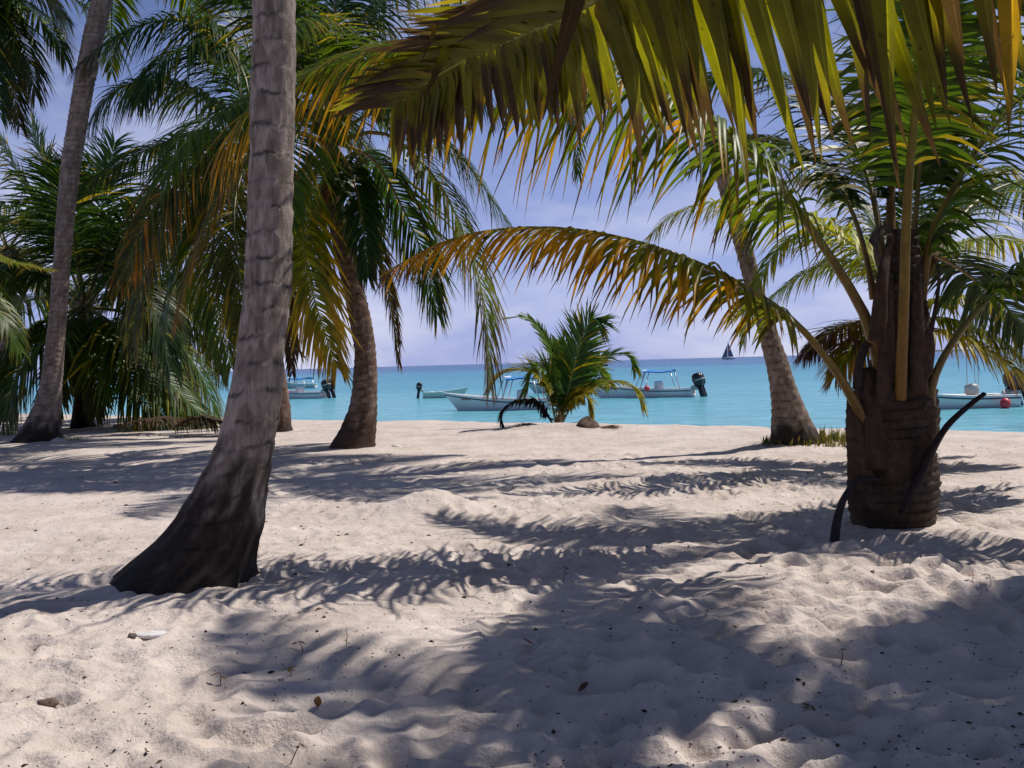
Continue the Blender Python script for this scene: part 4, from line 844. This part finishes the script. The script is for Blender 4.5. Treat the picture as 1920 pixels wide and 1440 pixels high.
rock('pebble', 'dark pebble touching the flat white slab', 'stone', gpt(247, 1196), .022, .02, .018, (.09, .07, .06), 4)
rock('sand_lump', 'grey stone lump half buried at upper left of centre', 'stone', gpt(512, 806), .07, .05, .05, (.4, .36, .33), 5)
rock('husk_piece', 'brown coconut husk piece at the lower left edge', 'husk', gpt(90, 1322), .045, .03, .022, (.14, .09, .07), 6)
def sprig(name, label, cat, pxy, h, c, seed, nl=5, leaf=.03, lean=.2):
    p = gpt(*pxy); rg = np.random.default_rng(seed); t = thing(name, label, cat, tuple(p)); d = np.array([rg.uniform(-lean, lean), rg.uniform(-.1, .1), 1.0])
    v, f = tube([p-np.array([0, 0, .02]), p+d*h*.5+np.array([.005, 0, 0]), p+d*h], [.0025, .002, .0012], 5); part('stem', v, f, M_dead, t, None, np.tile(np.array(c)*.6, (len(v), 1)))
    for k in range(nl):
        q = p+d*h*rg.uniform(.55, 1); a = rg.uniform(0, 6.28); e = np.array([math.cos(a), math.sin(a), rg.uniform(-.3, .5)]); s = np.cross(e, [0, 0, 1]); s /= np.linalg.norm(s); l = leaf*rg.uniform(.6, 1.3)
        V = [q, q+e*l*.4+s*l*.22, q+e*l*.4-s*l*.22, q+e*l*.75+s*l*.16-np.array([0, 0, l*.1]), q+e*l*.75-s*l*.16-np.array([0, 0, l*.1]), q+e*l-np.array([0, 0, l*.2])]
        part('leaf', V, [(0, 1, 2), (1, 3, 4, 2), (3, 5, 4)], M_leaf, t, None, np.tile(np.array(c), (6, 1)))
sprig('dry_sprig', 'reddish dry sprig on the bright sand at lower left', 'twig', (412, 1283), .055, (.22, .09, .05), 1, 4, .04, .5)
sprig('yellow_seedling', 'yellow-brown seedling on the edge of sunlit sand, lower left', 'seedling', (545, 1268), .045, (.20, .14, .03), 2, 6, .035)
sprig('dry_sprig', 'forked dry sprig left of centre in the foreground', 'twig', (570, 1222), .06, (.13, .08, .05), 3, 4, .04, .6)
sprig('dry_sprig', 'upright thin twig left of centre in the foreground', 'twig', (648, 1212), .09, (.14, .09, .05), 4, 0, .02, .1)
sprig('green_seedling', 'thin seedling in the shade under the stout palm', 'seedling', (1576, 1248), .08, (.07, .10, .03), 5, 5, .03)
sprig('green_seedling', 'low seedling in shade at the bottom right', 'seedling', (1520, 1342), .045, (.09, .12, .03), 6, 6, .04, .5)
sprig('dry_sprig', 'orange tipped sprig on sunlit sand at right edge', 'twig', (1823, 1090), .06, (.35, .10, .03), 7, 4, .035)
sprig('dry_sprig', 'pale umbrella shaped sprig on sunlit sand at right edge', 'twig', (1858, 1104), .09, (.18, .13, .08), 8, 6, .05, .2)
sprig('dry_sprig', 'bent dry twig at the bottom edge left of centre', 'twig', (540, 1432), .08, (.14, .08, .05), 9, 2, .03, .8)
sprig('dark_seedling', 'dark bud seedling in the shade near the picture centre', 'seedling', (1055, 1090), .10, (.06, .03, .025), 10, 5, .03)
def leafp(name, label, pxy, l, c, seed):
    p = gpt(*pxy, .008); rg = np.random.default_rng(seed); a = rg.uniform(0, 6.28); e = np.array([math.cos(a), math.sin(a), .25]); s = np.array([-math.sin(a), math.cos(a), .3]); V = []
    for u in np.linspace(0, 1, 6):
        w = l*.32*math.sin(math.pi*min(.98, u*.92+.04)); m = e*l*u+np.array([0, 0, l*.35*u*u]); V += [m-s*w+np.array([0, 0, w*.5]), m, m+s*w+np.array([0, 0, w*.5])]
    o = mesh_obj(name, np.array(V), grid_faces(6, 3), M_dead, None, np.tile(np.array(c), (18, 1))); o.location = tuple(p); tag(o, label, 'leaf')
leafp('fallen_leaf', 'single red fallen leaf on the sand just right of centre', (1000, 1210), .05, (.28, .03, .015), 1)
leafp('fallen_leaf', 'brown curled leaf in the hollow at lower left of centre', (595, 1330), .05, (.16, .08, .04), 2)
leafp('fallen_leaf', 'brown dry leaf on the sand in shade, lower right of centre', (1085, 1300), .05, (.14, .07, .05), 3)
# fallen dry fronds under the bushy palm
for (q, lab, sd_) in (([(215, 800, 22.6), (290, 785, 22.4), (350, 790, 22.3), (410, 800, 22.2)], 'brown fallen frond lying under the bushy left palm', 201), ([(330, 800, 21.9), (370, 782, 21.8), (410, 790, 21.7), (440, 800, 21.6)], 'dry fallen frond heaped beside the near thick trunk', 202)):
    a0 = at(*q[0]); t = thing('fallen_frond', lab, 'palm frond', (a0[0], a0[1], gz(a0[0], a0[1])))
    P = [np.array([at(*v)[0], at(*v)[1], max(at(*v)[2], gz(at(*v)[0], at(*v)[1])+.06)]) for v in q]
    frond(t, P, Lmax=.6, n=40, W=.04, droop=1.2, c=(.09, .06, .035), tip=(.07, .05, .03), dead=True, rach=(.08, .05, .03), r0=.04, t0=.05, seed=sd_)
# crumbs of seed, husk and dead leaf strewn over the sand
rg = np.random.default_rng(99); V, Fs, C = [], [], []
for k in range(4800):
    y = 3.2+11*rg.random()**1.6; x = rg.uniform(-.62, .66)*y; z = gz(x, y); s = rg.uniform(.002, .006)*(1+(rg.random() < .08)*1.2)*(.75+.06*y); el = rg.uniform(1, 2.4); a = rg.uniform(0, 6.28)
    if fbm(x*.6+3, y*.6, 1.1, 2) < -.1 and rg.random() < .7: continue
    i = len(V); c_, s_ = math.cos(a), math.sin(a)
    for (u, v, w) in ((el, 0, .1), (0, .8, 0), (-el, 0, .1), (0, -.8, 0), (0, 0, .9)): V.append((x+s*(u*c_-v*s_), y+s*(u*s_+v*c_), z+s*w+.0005))
    Fs += [(i, i+1, i+4), (i+1, i+2, i+4), (i+2, i+3, i+4), (i+3, i, i+4)]; C += [np.array([(.05, .035, .03), (.09, .06, .04), (.03, .025, .022), (.16, .09, .05)][rg.integers(4)])]*5
o = mesh_obj('debris', np.array(V), Fs, M_dead, None, np.array(C), False); tag(o, 'dark crumbs of seeds and dry leaf strewn over the sand', 'debris', kind='stuff')

GROUPS = {'coconut_palm': 'coconut palms on the beach', 'dry_sprig': 'dry sprigs on the sand', 'fallen_leaf': 'fallen leaves on the sand', 'white_stone': 'white stones on the sand',
          'buoy': 'red buoys by the boats', 'green_seedling': 'seedlings on the sand', 'fallen_frond': 'dry fronds lying on the sand'}
for o in bpy.data.objects:
    k = o.name.split('.')[0]
    if o.parent is None and k in GROUPS and 'group' not in o: o['group'] = GROUPS[k]
